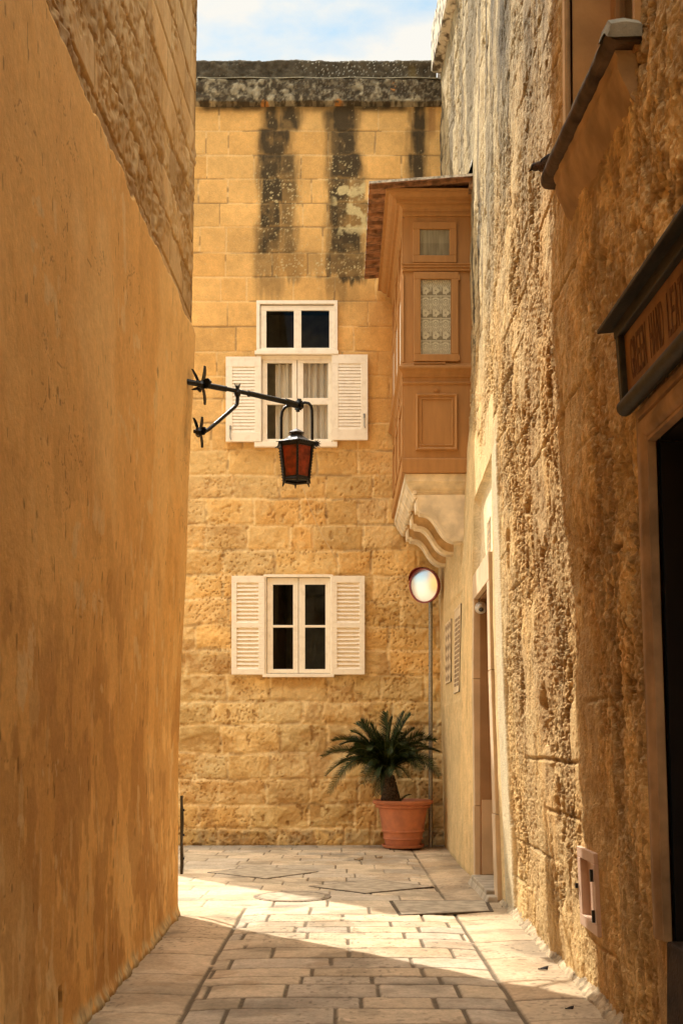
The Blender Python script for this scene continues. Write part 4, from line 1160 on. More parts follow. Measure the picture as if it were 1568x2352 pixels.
# ------------------------------------------------------------------ balcony
YN, YF = 12.2, YB - .03
def bz(y): return H + (HY - y) / F * YN
def bx(x): return (x - CX) / F * YN
XLB = bx(927.5)
XWB = 1.44
def sweepL(mb, prof, close=True):
    rows = []
    for o_, z in prof:
        rows.append([(XWB, YN - o_, z), (XLB - o_, YN - o_, z), (XLB - o_, YF, z)])
    mb.strip(rows)
mb = MB(); mb.box(XLB, XWB, YN, YF, bz(1056), 7.05)
body = mb.build("enclosed_balcony", M['brown'], right_house, bevel=.003)
body["label"] = "brown painted timber enclosed balcony with corrugated roof"
mb = MB()
zc_ = lambda y, o_: H + (HY - y) / F * (YN - o_)
pr_ = [(0, 487), (.015, 486), (.02, 480), (.035, 474), (.05, 470), (.075, 467), (.085, 465), (.087, 458), (.10, 456), (.125, 452), (.145, 447), (.165, 441), (.19, 438), (.20, 437), (.203, 432)]
sweepL(mb, [(o_, zc_(y, o_)) for o_, y in pr_] + [(0, 7.10)])
mb.build("cornice", M['brown'], body)
mb = MB(); sweepL(mb, [(0, bz(498)), (.012, bz(498)), (.02, bz(495)), (.02, bz(489)), (.01, bz(486.5)), (0, bz(486.5))])
sweepL(mb, [(0, bz(624)), (.018, bz(623.5)), (.022, bz(620)), (.012, bz(618.5)), (.012, bz(616)), (.025, bz(615)), (.025, bz(612)), (.014, bz(611)), (.03, bz(609)), (.03, bz(606.5)), (0, bz(606))])
sweepL(mb, [(0, bz(884)), (.01, bz(883)), (.018, bz(880)), (.01, bz(877)), (0, bz(876))])
mb.build("moulding", M['brown'], body)
mb = MB(); sweepL(mb, [(0, bz(868)), (.015, bz(866)), (.02, bz(860)), (.035, bz(855)), (.055, bz(852)), (.066, bz(850)), (.068, bz(846)), (.058, bz(843.5)), (.03, bz(842.5)), (.03, bz(839)), (.02, bz(836.5)), (0, bz(836))])
mb.build("sill_cornice", M['brown'], body)
mb = MB(); sweepL(mb, [(0, bz(1052)), (.02, bz(1053)), (.024, bz(1056)), (.024, bz(1086)), (-.02, bz(1087.5)), (-.1, bz(1087.5))])
mb.build("base_board", M['brown'], body)
# near face: sashes
def face_ring(mb, x0, x1, y0, y1, t, o0, o1):
    ring(mb, bx(x0), bx(x1), bz(y1), bz(y0), t, YN - o1, YN - o0)
PX = YN / F
mb = MB(); face_ring(mb, 947, 1047.5, 512, 608 - 3, 16.5 * PX, -.002, .03)
s1 = mb.build("sash", M['brown_dark'], body, bevel=.006)
mb = MB(); face_ring(mb, 949, 1051.5, 627, 832, 16.5 * PX, -.002, .035)
s2 = mb.build("sash", M['brown_dark'], body, bevel=.006)
mb = MB(); mb.box(bx(963), bx(1032), YN - .018, YN - .016, bz(590), bz(528)); mb.build("pane", M['glass'], body)
mb = MB(); mb.box(bx(965), bx(1035), YN - .022, YN - .020, bz(816), bz(643)); mb.build("pane", M['glass'], body)
mb = MB()
for yy in (640, 824):
    mb = MB(); mb.tube([(bx(1053.5), YN - .03, bz(yy + 6)), (bx(1053.5), YN - .03, bz(yy - 6))], .012, 8); mb.build("hinge", M['brown_dark'], body)
mb = MB(); mb.tube([(bx(949), YN - .035, bz(837)), (bx(1018), YN - .035, bz(836.5))], .007, 8); mb.tube([(bx(1019), YN - .05, bz(836.5)), (bx(1019), YN - .0, bz(836.5))], .012, 8)
mb.build("stay_bar", M['brown_dark'], body)

def lace(name, x0, x1, y0, y1, fn, yy, parent, nx=110, nz=260):
    xs = np.linspace(bx(x0), bx(x1), nx); zs = np.linspace(bz(y1), bz(y0), nz)
    X, Z = np.meshgrid(xs, zs, indexing='ij')
    u = (X - xs[0]) / (xs[-1] - xs[0]); v = (zs[-1] - Z) / (zs[-1] - zs[0])
    m_ = fn(u, v)
    C = cmix(np.ones(X.shape + (3,)) * np.array([.26, .22, .15]), [.92, .86, .70], m_)
    return grid_mesh(name, X, np.full(X.shape, yy), Z, C, None, M['lace'], parent)
def lace_pat(u, v):
    U = u * 3; R = v * 3.35 + .32
    cu = U - np.floor(U) - .5; row = np.floor(R); cv = R - row
    edge = .90 - .10 * np.abs(np.cos((U - .0) * math.pi)) ** .6 + .02
    cloth = (cv > .03) & (cv < 1.0)
    band = ((cv > .03) & (cv < .07)) | (np.abs(cu) > .46)
    r1 = np.hypot(cu, (cv - .80) * 1.9); th = np.arctan2(cv - .80, cu)
    flower = (r1 < .33 + .05 * np.cos(5 * th)) & (r1 > .08)
    r2 = np.hypot(cu, (cv - .30) * 1.9)
    circ = (np.abs(r2 - .30) < .05) | ((r2 < .17) & (r2 > .06))
    leaf = np.abs(np.sin(cu * 16 + cv * 20)) * (np.abs(cv - .52) < .14) > .7
    arch = np.abs(cv - (.12 + .5 * cu ** 2)) < .02
    m_ = np.where(band | flower | circ | leaf | arch, .95, .32)
    open_ = (cv > edge + .02) & ~flower
    m_ = np.where(open_, .12, m_)
    return m_ * (.8 + .3 * vn(u * 30, v * 80, 5))
lace("lace_curtain", 965.5, 1034, 643.5, 815.5, lace_pat, YN - .008, body)
lace("net_curtain", 963.5, 1031.5, 528.5, 590.5, lambda u, v: .12 + .25 * vn(u * 26, v * 2, 6) - .1 * (v > .5), YN - .008, body, 60, 40)
# panel
mb = MB()
def panel_prof(mb, x0, x1, z0, z1, prof):
    rows = []
    for i_, o_ in prof:
        rows.append([(x0 + i_, YN - o_, z0 + i_), (x1 - i_, YN - o_, z0 + i_), (x1 - i_, YN - o_, z1 - i_), (x0 + i_, YN - o_, z1 - i_), (x0 + i_, YN - o_, z0 + i_)])
    mb.strip(rows)
    mb.poly(rows[-1][:4])
panel_prof(mb, bx(954.5), bx(1050.5), bz(1035), bz(905), [(0, -.002), (.003, .022), (.014, .030), (.026, .022), (.034, .012), (.046, .012), (.05, .020), (.058, .020), (.064, .008), (.07, .008)])
mb.build("panel", M['brown'], body)
mb = MB(); c = Vector((bx(1002), YN, bz(894)))
for r_, o_ in ((.034, .008), (.026, .014), (.01, .022)):
    mb.prism([(c.x + r_ * math.cos(a * .5236), YN - o_, c.z + r_ * math.sin(a * .5236)) for a in range(12)], (0, o_ + .002, 0))
mb.build("rosette", M['brown'], body)
# long face: three bays of panels, sashes and posts
mb = MB(); ds = MB()
nb = 3
for k in range(nb):
    ya = YN + .10 + (YF - YN - .1) * k / nb; yb = ya + (YF - YN - .1) / nb - .09
    mb.box(XLB - .022, XLB + .002, ya - .09, ya - .05, bz(1052), bz(500))
    for za, zb_ in ((bz(1035), bz(905)), (bz(605), bz(512))):
        for a, b_, c_, d_ in ((ya, yb, zb_ - .05, zb_), (ya, yb, za, za + .05), (ya, ya + .05, za + .05, zb_ - .05), (yb - .05, yb, za + .05, zb_ - .05)):
            mb.box(XLB - .02, XLB + .002, a, b_, c_, d_)
    for a, b_, c_, d_ in ((ya, yb, bz(628) - .07, bz(628)), (ya, yb, bz(832), bz(832) + .07), (ya, ya + .06, bz(832) + .07, bz(628) - .07), (yb - .06, yb, bz(832) + .07, bz(628) - .07)):
        mb.box(XLB - .028, XLB + .002, a, b_, c_, d_)
    ds.box(XLB - .008, XLB - .004, ya + .06, yb - .06, bz(832) + .07, bz(628) - .07)
mb.build("side_joinery", M['brown'], body, bevel=.003)
ds.build("side_panes", M['curtain'], body)
mb = MB(); mb.tube([(XLB - .006, YN - .006, bz(832)), (XLB - .006, YN - .006, bz(632))], .010, 8); mb.build("corner_bead", M['brown'], body)
# roof: corrugated sheet over boards
ZR = bz(432) + .03
def roof_z(x, y, k=0): return 7.085 + (x - .28) * .075 + .034 * ((y / .21) % 1.0) ** 1.5 + k
ysr = np.linspace(11.88, 14.30, 300); xsr = np.linspace(.285, 1.42, 12)
mb = MB()
mb.strip([[(x, y, roof_z(x, y, -.008)) for y in ysr] for x in xsr])
mb.build("roof", M['roof_under'], body, smooth=True)
mb = MB()
mb.strip([[(xsr[0], y, roof_z(xsr[0], y, -.010)) for y in ysr]] + [[(x, y, roof_z(x, y, .014)) for y in ysr] for x in xsr])
mb.strip([[(x, ysr[0], roof_z(x, ysr[0], -.012)) for x in xsr], [(x, ysr[0], roof_z(x, ysr[0], .014)) for x in xsr]])
mb.build("roof_cover", M['white_edge'], body, smooth=True)
mb = MB()
mb = MB(); mb.box(1.325, 1.40, 11.90, 12.06, 7.06, 7.13); mb.build("roof_beam", mat("weathered_beam", (.30, .17, .08), .9, var=.35, vscale=20, bump=.5), body)
mb = MB(); rows = []
for t_ in np.linspace(0, 1, 8):
    rows.append([(1.28 + .1 * t_, 11.93 + dy, 7.19 + .02 * t_ + .28 * t_ ** 2 * math.exp(-(dy - .5) ** 2 * .2)) for dy in np.linspace(0, 2.3, 12)])
mb.strip(rows); mb.build("flashing", mat("white_flashing", (.75, .74, .72), .8, var=.15, vscale=20, bump=.4), body, smooth=True)
# stone shelf and corbels
mb = MB()
sweepL(mb, [(-.01, bz(1088)), (-.01, bz(1104)), (-.03, bz(1107)), (-.035, bz(1112)), (-.055, bz(1120)), (-.075, bz(1124)), (-.075, bz(1126)), (-.085, bz(1129)), (-.10, bz(1134)), (-.12, bz(1136)), (-.5, bz(1136))])
mb.build("stone_shelf", M['cream_stone'], body)
M['corbel_shaded'] = mat('shaded_corbel_stone', (.62, .43, .22), .9, var=.15, vscale=9, bump=.3, bscale=55)  # the cream stone again, coloured darker for the unlit farther corbels
def corbel(y0, th, first):
    # outline in the XZ plane, seen from the alley
    def q(x, y): return ((x - CX) / F * YN, H + (HY - y) / F * YN)
    o = [q(1082, 1135), q(957, 1135), q(955.5, 1140), q(958, 1146), q(956.5, 1150), q(957.5, 1171), q(965, 1171), q(966, 1175)]
    # S curve
    a, b_, c_, d_ = Vector(q(968, 1176)), Vector(q(1010, 1176)), Vector(q(1002, 1228)), Vector(q(1044, 1240))
    for i in range(15):
        t_ = i / 14; p = a * (1 - t_) ** 3 + b_ * 3 * t_ * (1 - t_) ** 2 + c_ * 3 * t_ * t_ * (1 - t_) + d_ * t_ ** 3
        o.append((p.x, p.y))
    o += [q(1072, 1240), q(1085, 1240)]
    mb = MB()
    mb.prism([(x, y0, z) for x, z in o], (0, th, 0))
    eg = MB(); ln_ = o[3:-1]
    eg.strip([[(x - .012, y0 - .012, z - .012) for x, z in ln_], [(x + .012, y0 - .014, z + .014) for x, z in ln_], [(x + .014, y0 + .004, z + .018) for x, z in ln_]])
    eg.strip([[(x - .012, y0 - .012, z - .012) for x, z in ln_], [(x - .013, y0 + th + .012, z - .012) for x, z in ln_]])
    eg.build("scroll_edge", M['cream_stone'], body)
    cb_ = mb.build("corbel", M['cream_stone'] if first else M['corbel_shaded'], body, bevel=.006)
    mb = MB()
    for z_, r_ in ((q(0, 1130)[1], .022), (q(0, 1141)[1], .018)):
        mb.tube([(q(952, 0)[0], y0 - .012, z_), (q(952, 0)[0], y0 + th + .01, z_)], r_, 10)
    mb.build("scroll_bead", M['cream_stone'], body)
for k, y0 in enumerate((YN + .03, YN + .86, YN + 1.70)): corbel(y0, .17, k == 0)

# ------------------------------------------------------------------ wall foot mortar
def foot(name, fn, ya, yb, sgn, seed):
    n = int((yb - ya) / .012); rr_y = np.linspace(ya, yb, n)
    nz = fbm(rr_y * 5, rr_y * 0, 5, seed, .65); nz2 = fbm(rr_y * 30, rr_y * 0, 4, seed + 1, .7); nz3 = vn(rr_y * 60, rr_y * 0, seed + 2)
    rows = []
    for q_, (w_, z) in enumerate(((0, .055), (.008, .048), (.016, .036), (.026, .026), (.036, .017), (.046, .008), (.055, -.01))):
        r = []
        for y, a, b_, c_ in zip(rr_y, nz, nz2, nz3):
            k = .65 + .7 * a; h_ = float(vn(np.array([y * 40.0]), np.array([q_ * 3.1]), seed + 5)[0])
            r.append((float(fn(y, 0)) + sgn * (-.02 + w_ * k + (b_ - .5) * .008 + (h_ - .5) * .012), y, z * (.6 + .8 * b_) + (h_ - .5) * .012))
        rows.append(r)
    mb = MB(); mb.strip(rows)
    o = mb.build(name, M['footm'], None, smooth=True); tag(o, kind="structure")
M['footm'] = mat("crumbling_mortar", (.48, .37, .23), .95, var=.3, vscale=12, bump=.7, bscale=35)
foot("wall_foot_mortar", lambda y, z: XR(y, z), 4.62, 9.35, -1, 81)

# ------------------------------------------------------------------ drain covers in the paving
def cover(name, pts, label, cat="drain cover", frame=.018, group="covers set into the paving", fm="old_iron"):
    pts = [Vector((a, b_, 0)) for a, b_ in pts]
    c = sum(pts, Vector()) / len(pts)
    root = empty(name, (c.x, c.y, .0), label=label, cat=cat, group=group)
    def off(k): return [c + (p - c) * (1 - k / (p - c).length) for p in pts]
    n = len(pts); a, b_ = pts, off(frame)
    mb = MB()
    for i in range(n):
        j = (i + 1) % n
        mb.hexa([(*a[i][:2], -.01), (*a[j][:2], -.01), (*b_[j][:2], -.01), (*b_[i][:2], -.01), (*a[i][:2], .005), (*a[j][:2], .005), (*b_[j][:2], .004), (*b_[i][:2], .004)])
    mb.build("frame", M[fm], root)
    d_ = off(frame + .006)
    mb = MB(); mb.prism([(*p[:2], -.01) for p in d_], (0, 0, .0165)); mb.build("lid", M['lid'], root, bevel=.002)
    return root
M['ringm'] = mat('worn_ring', (.33, .26, .18), .9, var=.35, vscale=30, bump=.5)
M['lid'] = mat("cover_stone", (.47, .385, .27), .9, var=.18, vscale=10, bump=.3, bscale=70)
def dia(c4):
    l, t_, r, b_ = [Vector(G(*p)).to_3d() for p in c4]
    out = []
    for p, q in ((l, t_), (t_, r), (r, b_), (b_, l)):
        for k in range(6): 
            w_ = p.lerp(q, k / 6); out.append((w_.x, w_.y))
    # soften the top and bottom tips
    cc = sum((Vector(o).to_3d() for o in out), Vector()) / len(out)
    return out
cover("drain_cover", dia(((476, 2004.5), (597, 1989.5), (732, 2003), (612, 2019))), "diamond shaped stone infill cover nearest the lower window, left one of two")
cover("drain_cover", dia(((708, 2036), (858, 2021), (996, 2037.5), (838, 2053))), "diamond shaped stone infill cover in the middle of the paving, right one of two")
cc = Vector(G(671, 2059.5)).to_3d(); rr0 = .33
cover("manhole_cover", [(cc.x + rr0 * math.cos(a * math.pi / 16), cc.y + rr0 * math.sin(a * math.pi / 16)) for a in range(32)], "round cover at the edge of the sunlit paving", "manhole cover", .045, "covers set into the paving", "ringm")
cover("drain_cover", [G(893, 2070), G(1119, 2068.5), G(1133, 2094), G(915, 2103)], "rectangular cover in the paving beside the doorstep", "drain cover", .035)

# ------------------------------------------------------------------ wall lamp
PLm = Vector((-1.085, 8.42, H + (HY - 882) / F * 8.42)); HUB = P(678, 931, 8.92)
AD = Vector((HUB.x - PLm.x, HUB.y - PLm.y, 0)).normalized()
def arm(x, y):      # point of the arm's vertical plane seen at photo (x,y)
    # solve (PLm.xy + t AD) projecting to column x
    k = (x - CX) / F
    t_ = (k * PLm.y - PLm.x) / (AD.x - k * AD.y)
    Yd = PLm.y + AD.y * t_
    return Vector((PLm.x + AD.x * t_, Yd, H - (y - HY) / F * Yd))
lamp = empty("wall_lamp", tuple(PLm), label="black iron bracket lantern with red glass on the left wall", cat="lamp")
mb = MB(); a0, a1 = arm(457, 882), arm(681, 930)
mb.tube([a0, arm(520, 893.5)], .021, 10); mb.tube([arm(519, 893), arm(600, 910)], .016, 10); mb.tube([arm(569, 903), arm(660, 924)], .020, 10); mb.tube([arm(655, 922), a1], .026, 8)
mb.tube([a0 - AD * .12, a0 + AD * .02], .022, 8)
mb.build("arm", M['iron'], lamp, smooth=True)
mb = MB(); mb.tube([arm(545.5, 899), arm(545.5, 918), arm(544.5, 928), arm(540, 934), arm(500, 969), arm(478, 987), arm(470, 991.5), arm(455, 991.5), arm(446, 991)], .0145, 10)
mb.build("strut", M['iron'], lamp, smooth=True)
mb = MB(); mb.tube([arm(535, 897), arm(558, 897), arm(568, 902), arm(575, 908), arm(600, 913), arm(640, 919), arm(650, 917), arm(665, 921)], .0045, 6)
mb.tube([arm(571, 905) + Vector((0, 0, .02 * math.cos(a))) + AD * .012 * math.sin(a) for a in np.linspace(0, 6.28, 10)], .005, 5)
mb.build("lamp_cable", M['iron'], lamp)
def leaf(mb, base, direction, width_dir, L, W, bend, nrm):
    direction = direction.normalized(); width_dir = width_dir.normalized(); rows = []
    for i in range(9):
        t_ = i / 8; wv = W * math.sin(math.pi * min(1, t_ * .93 + .06)) ** .8 * (1 - .25 * t_)
        c_ = base + direction * (L * t_) + nrm * (bend * math.sin(t_ * math.pi * .9))
        rows.append([c_ - width_dir * wv, c_ + nrm * .012, c_ + width_dir * wv])
    rows2 = [[p + nrm * .006 for p in r] for r in rows]
    mb.strip(rows); mb.strip(rows2)
    for k in (0, 2): mb.strip([[r[k] for r in rows], [r[k] for r in rows2]])
def rosette(cpt, size, nm):
    mb = MB()
    U_ = Vector((0, 0, 1)); Sd = Vector((-AD.y, AD.x, 0))
    for dirv, L in ((U_, size), (-U_, size * 1.0), (Sd, size * .75), (-Sd, size * .75)):
        wd = (Sd + AD * .9).normalized() if abs(dirv.z) > .5 else U_
        leaf(mb, cpt, dirv + AD * .12, wd, L, size * .30, size * .10, AD)
    mb.lathe(cpt - Vector((0, 0, .03)), [(0.0, 0), (.022, .005), (.034, .03), (.022, .055), (0, .06)], 12)
    mb.build(nm, M['iron'], lamp, smooth=True)
rosette(arm(462, 883.5), .145, "leaf_rosette"); rosette(arm(457, 991.5), .115, "leaf_rosette")
for args in ((arm(455, 880), Vector((-.5, 0, 1)), AD, .12, .012, .01, AD), (arm(452, 985), Vector((-.4, 0, 1)), AD, .09, .012, .01, AD), (arm(460, 890), Vector((-1, 0, -.25)), Vector((0, 0, 1)), .07, .012, .0, AD)):
    mb = MB(); leaf(mb, *args); mb.build("wall_spike", M['iron'], lamp)

mb = MB(); cbase = arm(545.5, 900)
for k in range(8):
    an = k * math.pi / 4; dv_ = Vector((math.cos(an) * .42, math.sin(an) * .42, 1))
    sd_ = Vector((-math.sin(an), math.cos(an), 0))
    mb.prism([cbase + dv_ * .0 - sd_ * .014, cbase + dv_ * .0 + sd_ * .014, cbase + dv_ * .062], dv_.cross(sd_) * .003)
mb.lathe(cbase - Vector((0, 0, .03)), [(0, 0), (.022, 0), (.027, .02), (.022, .045), (0, .046)], 12)
mb.build("leaf_crown", M['iron'], lamp)
mb = MB()
for k in range(12):
    an = k * math.pi / 6; Sd = Vector((-AD.y, AD.x, 0))
    dv_ = Sd * math.cos(an) + Vector((0, 0, 1)) * math.sin(an); sd_ = -Sd * math.sin(an) + Vector((0, 0, 1)) * math.cos(an)
    mb.prism([a1 + dv_ * .01 - sd_ * .013, a1 + dv_ * .01 + sd_ * .013, a1 + dv_ * .052 + AD * .01], AD * .02)
mb.tube([a1 - AD * .03, a1 + AD * .05], .026, 10)
mb.build("flower_hub", M['iron'], lamp)
# yoke: inverted U
LYc = a1.y
LC = P(680.5, 1060, LYc); LC.y = LYc
sc = LYc / F
def lp(x, y, dy=0): 
    v = P(x, y, LYc); return v + Vector((0, dy, 0))
mb = MB()
yl = [lp(646, 1008), lp(646, 985), lp(646, 960), lp(648, 946), lp(654, 936), lp(663, 931.5), lp(680, 930)]
yr = [lp(680, 930), lp(700, 924.5), lp(709, 926.5), lp(714.5, 933), lp(716.5, 942), lp(717, 975), lp(717, 1010)]
mb.tube(yl, .0115, 10); mb.tube(yr, .0115, 10)
mb.build("yoke", M['iron'], lamp, smooth=True)
# lantern body (hexagonal, one edge to the viewer)
cx0, cy0 = LC.x, LYc
def hexr(r, z, rot=math.pi / 6 + .10): return [Vector((cx0 + r * math.cos(k * math.pi / 3 + rot), cy0 + r * math.sin(k * math.pi / 3 + rot), z)) for k in range(6)]
zt, zb_ = lp(0, 1023).z, lp(0, 1104).z
RT_, RB_ = .142, .108
top, bot = hexr(RT_, zt), hexr(RB_, zb_)
mb = MB()
for k in range(6):
    mb.tube([top[k], bot[k]], .0105, 6)
    mb.tube([bot[k] + Vector((0, 0, .0)), bot[k] + (bot[k] - Vector((cx0, cy0, bot[k].z))).normalized() * .012 - Vector((0, 0, .035))], [.012, .004], 6)
    j = (k + 1) % 6
    mb.tube([bot[k], bot[j]], .011, 6); mb.tube([top[k], top[j]], .012, 6)
    for i_ in range(12):     # knurled edge
        p = top[k].lerp(bot[k], (i_ + .5) / 12); outv = (p - Vector((cx0, cy0, p.z))).normalized()
        mb.prism([p + outv * .006 + Vector((0, 0, .008)), p + outv * .006 - Vector((0, 0, .008)), p + outv * .017], Vector((-outv.y, outv.x, 0)) * .006)
    # inner frame bars of each pane
    a_, b_, c_, d_ = top[k], top[j], bot[j], bot[k]
    cen = (a_ + b_ + c_ + d_) / 4
    def ins(p, f): return p.lerp(cen, f)
    q4 = [ins(p, .17) for p in (a_, b_, c_, d_)]
    for p, q, r_, s_ in ((a_, b_, q4[1], q4[0]), (b_, c_, q4[2], q4[1]), (c_, d_, q4[3], q4[2]), (d_, a_, q4[0], q4[3])):
        nrm = (b_ - a_).cross(d_ - a_).normalized() * .004
        mb.prism([p, q, r_, s_], nrm)
frm = mb.build("lantern_frame", M['iron'], lamp)
for k in range(6):
    j = (k + 1) % 6; a_, b_, c_, d_ = top[k], top[j], bot[j], bot[k]; cen = (a_ + b_ + c_ + d_) / 4
    mb = MB(); q4 = [p.lerp(cen, .1) * 1.0 for p in (a_, b_, c_, d_)]
    inward = (Vector((cx0, cy0, cen.z)) - cen).normalized() * .004
    mb.prism([p + inward for p in q4], inward * .8)
    mb.build("glass_pane", M['red_glass'], lamp)
mb = MB(); mb.poly([p + Vector((0, 0, .01)) for p in bot]); mb.build("base_plate", M['iron'], lamp)
mb = MB()
ra = hexr(.165, lp(0, 1020).z); rb = hexr(.125, lp(0, 1018).z + .004); rc_ = hexr(.048, lp(0, 1001).z); rd_ = hexr(.045, lp(0, 998).z)
mb.strip([r + [r[0]] for r in (ra, rb, rc_, rd_)])
re_ = hexr(.066, lp(0, 997).z); rf = hexr(.068, lp(0, 995.5).z + .002); rg = hexr(.004, lp(0, 984).z + 0)
mb.strip([r + [r[0]] for r in (rd_, re_, rf, rg)])
mb.build("lantern_roof", M['cap_iron'], lamp)
mb = MB()
for k in range(6):      # crown points and scalloped eave
    j = (k + 1) % 6
    n_ = 7
    for i_ in range(n_):
        p = ra[k].lerp(ra[j], i_ / n_); q = ra[k].lerp(ra[j], (i_ + 1) / n_); mid_ = (p + q) / 2 - Vector((0, 0, .02))
        mb.prism([p, q, mid_], Vector((0, 0, .004)) + (Vector((cx0, cy0, p.z)) - p).normalized() * .004)
    ov = (ra[k] - Vector((cx0, cy0, ra[k].z))).normalized(); sd_ = Vector((-ov.y, ov.x, 0))
    mb.prism([ra[k] - ov * .02 - sd_ * .016, ra[k] - ov * .02 + sd_ * .016, ra[k] + ov * .022 + Vector((0, 0, -.012))], (0, 0, .005))
mb.build("eave_trim", M['iron'], lamp)
mb = MB()
c_ = lp(727, 1022, -.02)
for k in range(10):
    an = k * math.pi / 5; d_ = Vector((math.cos(an), -.2, math.sin(an))); s_ = Vector((-math.sin(an), 0, math.cos(an)))
    mb.prism([c_ - s_ * .01, c_ + s_ * .01, c_ + d_ * .034], (0, -.012, 0))
mb.build("side_flower", M['iron'], lamp)

# thin wire hanging on the back wall
mb = MB(); pts = [(WX(693), YB - .06, WZ(1115)), (WX(713), YB - .05, WZ(1170)), (WX(735), YB - .045, WZ(1222)), (WX(762), YB - .04, WZ(1268)), (WX(778), YB - .035, WZ(1300))]
mb.tube(pts, .004, 6)
tag(mb.build("wire", mat("pale_wire", (.62, .45, .24), .6), None), "thin pale wire slanting down the block wall between the two windows", "wire")

# ------------------------------------------------------------------ traffic mirror
mp_ = Vector((WX(0) * 0 + (988.5 - CX) / F * 14.42, 14.42, 0))
mir = empty("traffic_mirror", (mp_.x, mp_.y, 0), label="round convex mirror with red rim on a tall steel pole in the far corner", cat="mirror")
mb = MB(); mb.tube([(mp_.x, mp_.y, -.01), (mp_.x, mp_.y, 1.6), (mp_.x - .0, mp_.y, P(0, 1345, 14.4).z)], .026, 16)
mb.build("pole", M['galv'], mir, smooth=True)
mc = P(974.5, 1345, 14.22); nrm = Vector((-.60, -.78, -.14)).normalized()
rot = nrm.to_track_quat('Z', 'Y').to_matrix()
mr = 40 * 14.22 / F
def disc(prof, n=48):
    mb = MB(); mb.lathe((0, 0, 0), prof, n)
    mb.v = [tuple(rot @ Vector(v) + mc) for v in mb.v]
    return mb
disc([(0, .045)] + [(mr * .93 * k / 10, .045 - .033 * (k / 10) ** 2) for k in range(1, 11)]).build("mirror_face", M['mirror'], mir, smooth=True)
disc([(mr * .90, .006), (mr * .92, .022), (mr, .022), (mr * 1.01, .0), (mr * .99, -.03), (mr * .7, -.055), (0, -.06)]).build("rim", M['redplastic'], mir, smooth=True)
mb = MB(); rows = [[], [], []]
for k in range(25):
    an = math.radians(20 + 140 * k / 24)
    up_l = rot.inverted() @ Vector((0, 0, 1)); up_l.z = 0; up_l.normalize(); sd_l = Vector((up_l.y, -up_l.x, 0))
    d_ = sd_l * math.cos(an) + up_l * math.sin(an); ext = .075 * math.sin(math.radians(180 * k / 24)) ** .7
    rows[0].append(d_ * mr * 1.0 + Vector((0, 0, -.02))); rows[1].append(d_ * mr * 1.05 + Vector((0, 0, .02))); rows[2].append(d_ * mr * 1.06 + Vector((0, 0, .02 + ext)))
mb.strip(rows); mb.v = [tuple(rot @ Vector(v) + mc) for v in mb.v]
mb.build("visor", M['redplastic'], mir, smooth=True)
mb = MB(); mb.tube([mc + nrm * -.05, (mp_.x, mp_.y, mc.z)], .018, 8); mb.tube([(mp_.x, mp_.y, mc.z - .04), (mp_.x, mp_.y, mc.z + .04)], .034, 12)
mb.build("clamp", M['galv'], mir)

# ------------------------------------------------------------------ pot and cycad
PC = Vector(((925 - CX) / F * 14.28, 14.28, 0))
mb = MB(); mb.lathe((PC.x, PC.y, 0), [(0, .012), (.20, .012), (.245, .015), (.262, .035), (.266, .05), (.256, .052), (.245, .03), (0, .028)], 56)
sauc = mb.build("pot_saucer", M['terra'], None, smooth=True); tag(sauc, "shallow terracotta saucer under the plant pot", "saucer")
sauc.location = sauc.location
pb = .03
mb = MB(); mb.lathe((PC.x, PC.y, 0), [(0, pb), (.205, pb), (.222, pb + .02), (.232, .115), (.246, .118), (.250, .128), (.240, .136), (.246, .205), (.262, .207), (.268, .222), (.258, .234), (.30, .50), (.318, .505), (.338, .515), (.342, .530), (.334, .545), (.352, .55), (.372, .562), (.378, .580), (.370, .597), (.350, .603), (.335, .595), (.325, .56), (.31, .53)], 64)
pot = mb.build("plant_pot", M['terra'], None, smooth=True); tag(pot, "large ribbed terracotta pot holding the cycad by the back corner", "plant pot")
mb = MB(); mb.lathe((PC.x, PC.y, 0), [(0, .56), (.2, .555), (.322, .535)], 32); mb.build("soil", M['soil'], pot, smooth=True)

def PP(zx, zy, Y): return P(721.5 + zx * .2, 1599.7 + zy * .2, Y)
TB, TT = PP(888, 1210, 14.22), PP(838, 900, 14.15)
palm = empty("sago_palm", tuple(TB), label="dark green cycad with arching feathery fronds growing in the terracotta pot", cat="plant")
rp = random.Random(5)
mb = MB(); n = 22; N = 28; rows = []
for i in range(n + 1):
    t_ = i / n; c_ = TB.lerp(TT, t_) - Vector((0, 0, .06 * (1 - t_))); r_ = .118 * (1 - t_) + .072 * t_ + .012 * math.sin(t_ * 3.1)
    rows.append([c_ + Vector((math.cos(k * 2 * math.pi / N), math.sin(k * 2 * math.pi / N), 0)) * (r_ * (1 + rp.uniform(-.07, .07))) for k in range(N)] )
    rows[-1].append(rows[-1][0])
mb.strip(rows)
for i in range(420):     # old leaf bases
    t_ = rp.random(); an = rp.uniform(0, 6.283); c_ = TB.lerp(TT, t_) - Vector((0, 0, .05 * (1 - t_))); r_ = .118 * (1 - t_) + .072 * t_
    d_ = Vector((math.cos(an), math.sin(an), 0)); s_ = Vector((-d_.y, d_.x, 0)); p = c_ + d_ * r_ * .95
    mb.prism([p - s_ * .009, p + s_ * .009, p + Vector((0, 0, -.018))], d_ * .016 + Vector((0, 0, .014)))
mb.build("trunk", M['trunk'], palm)

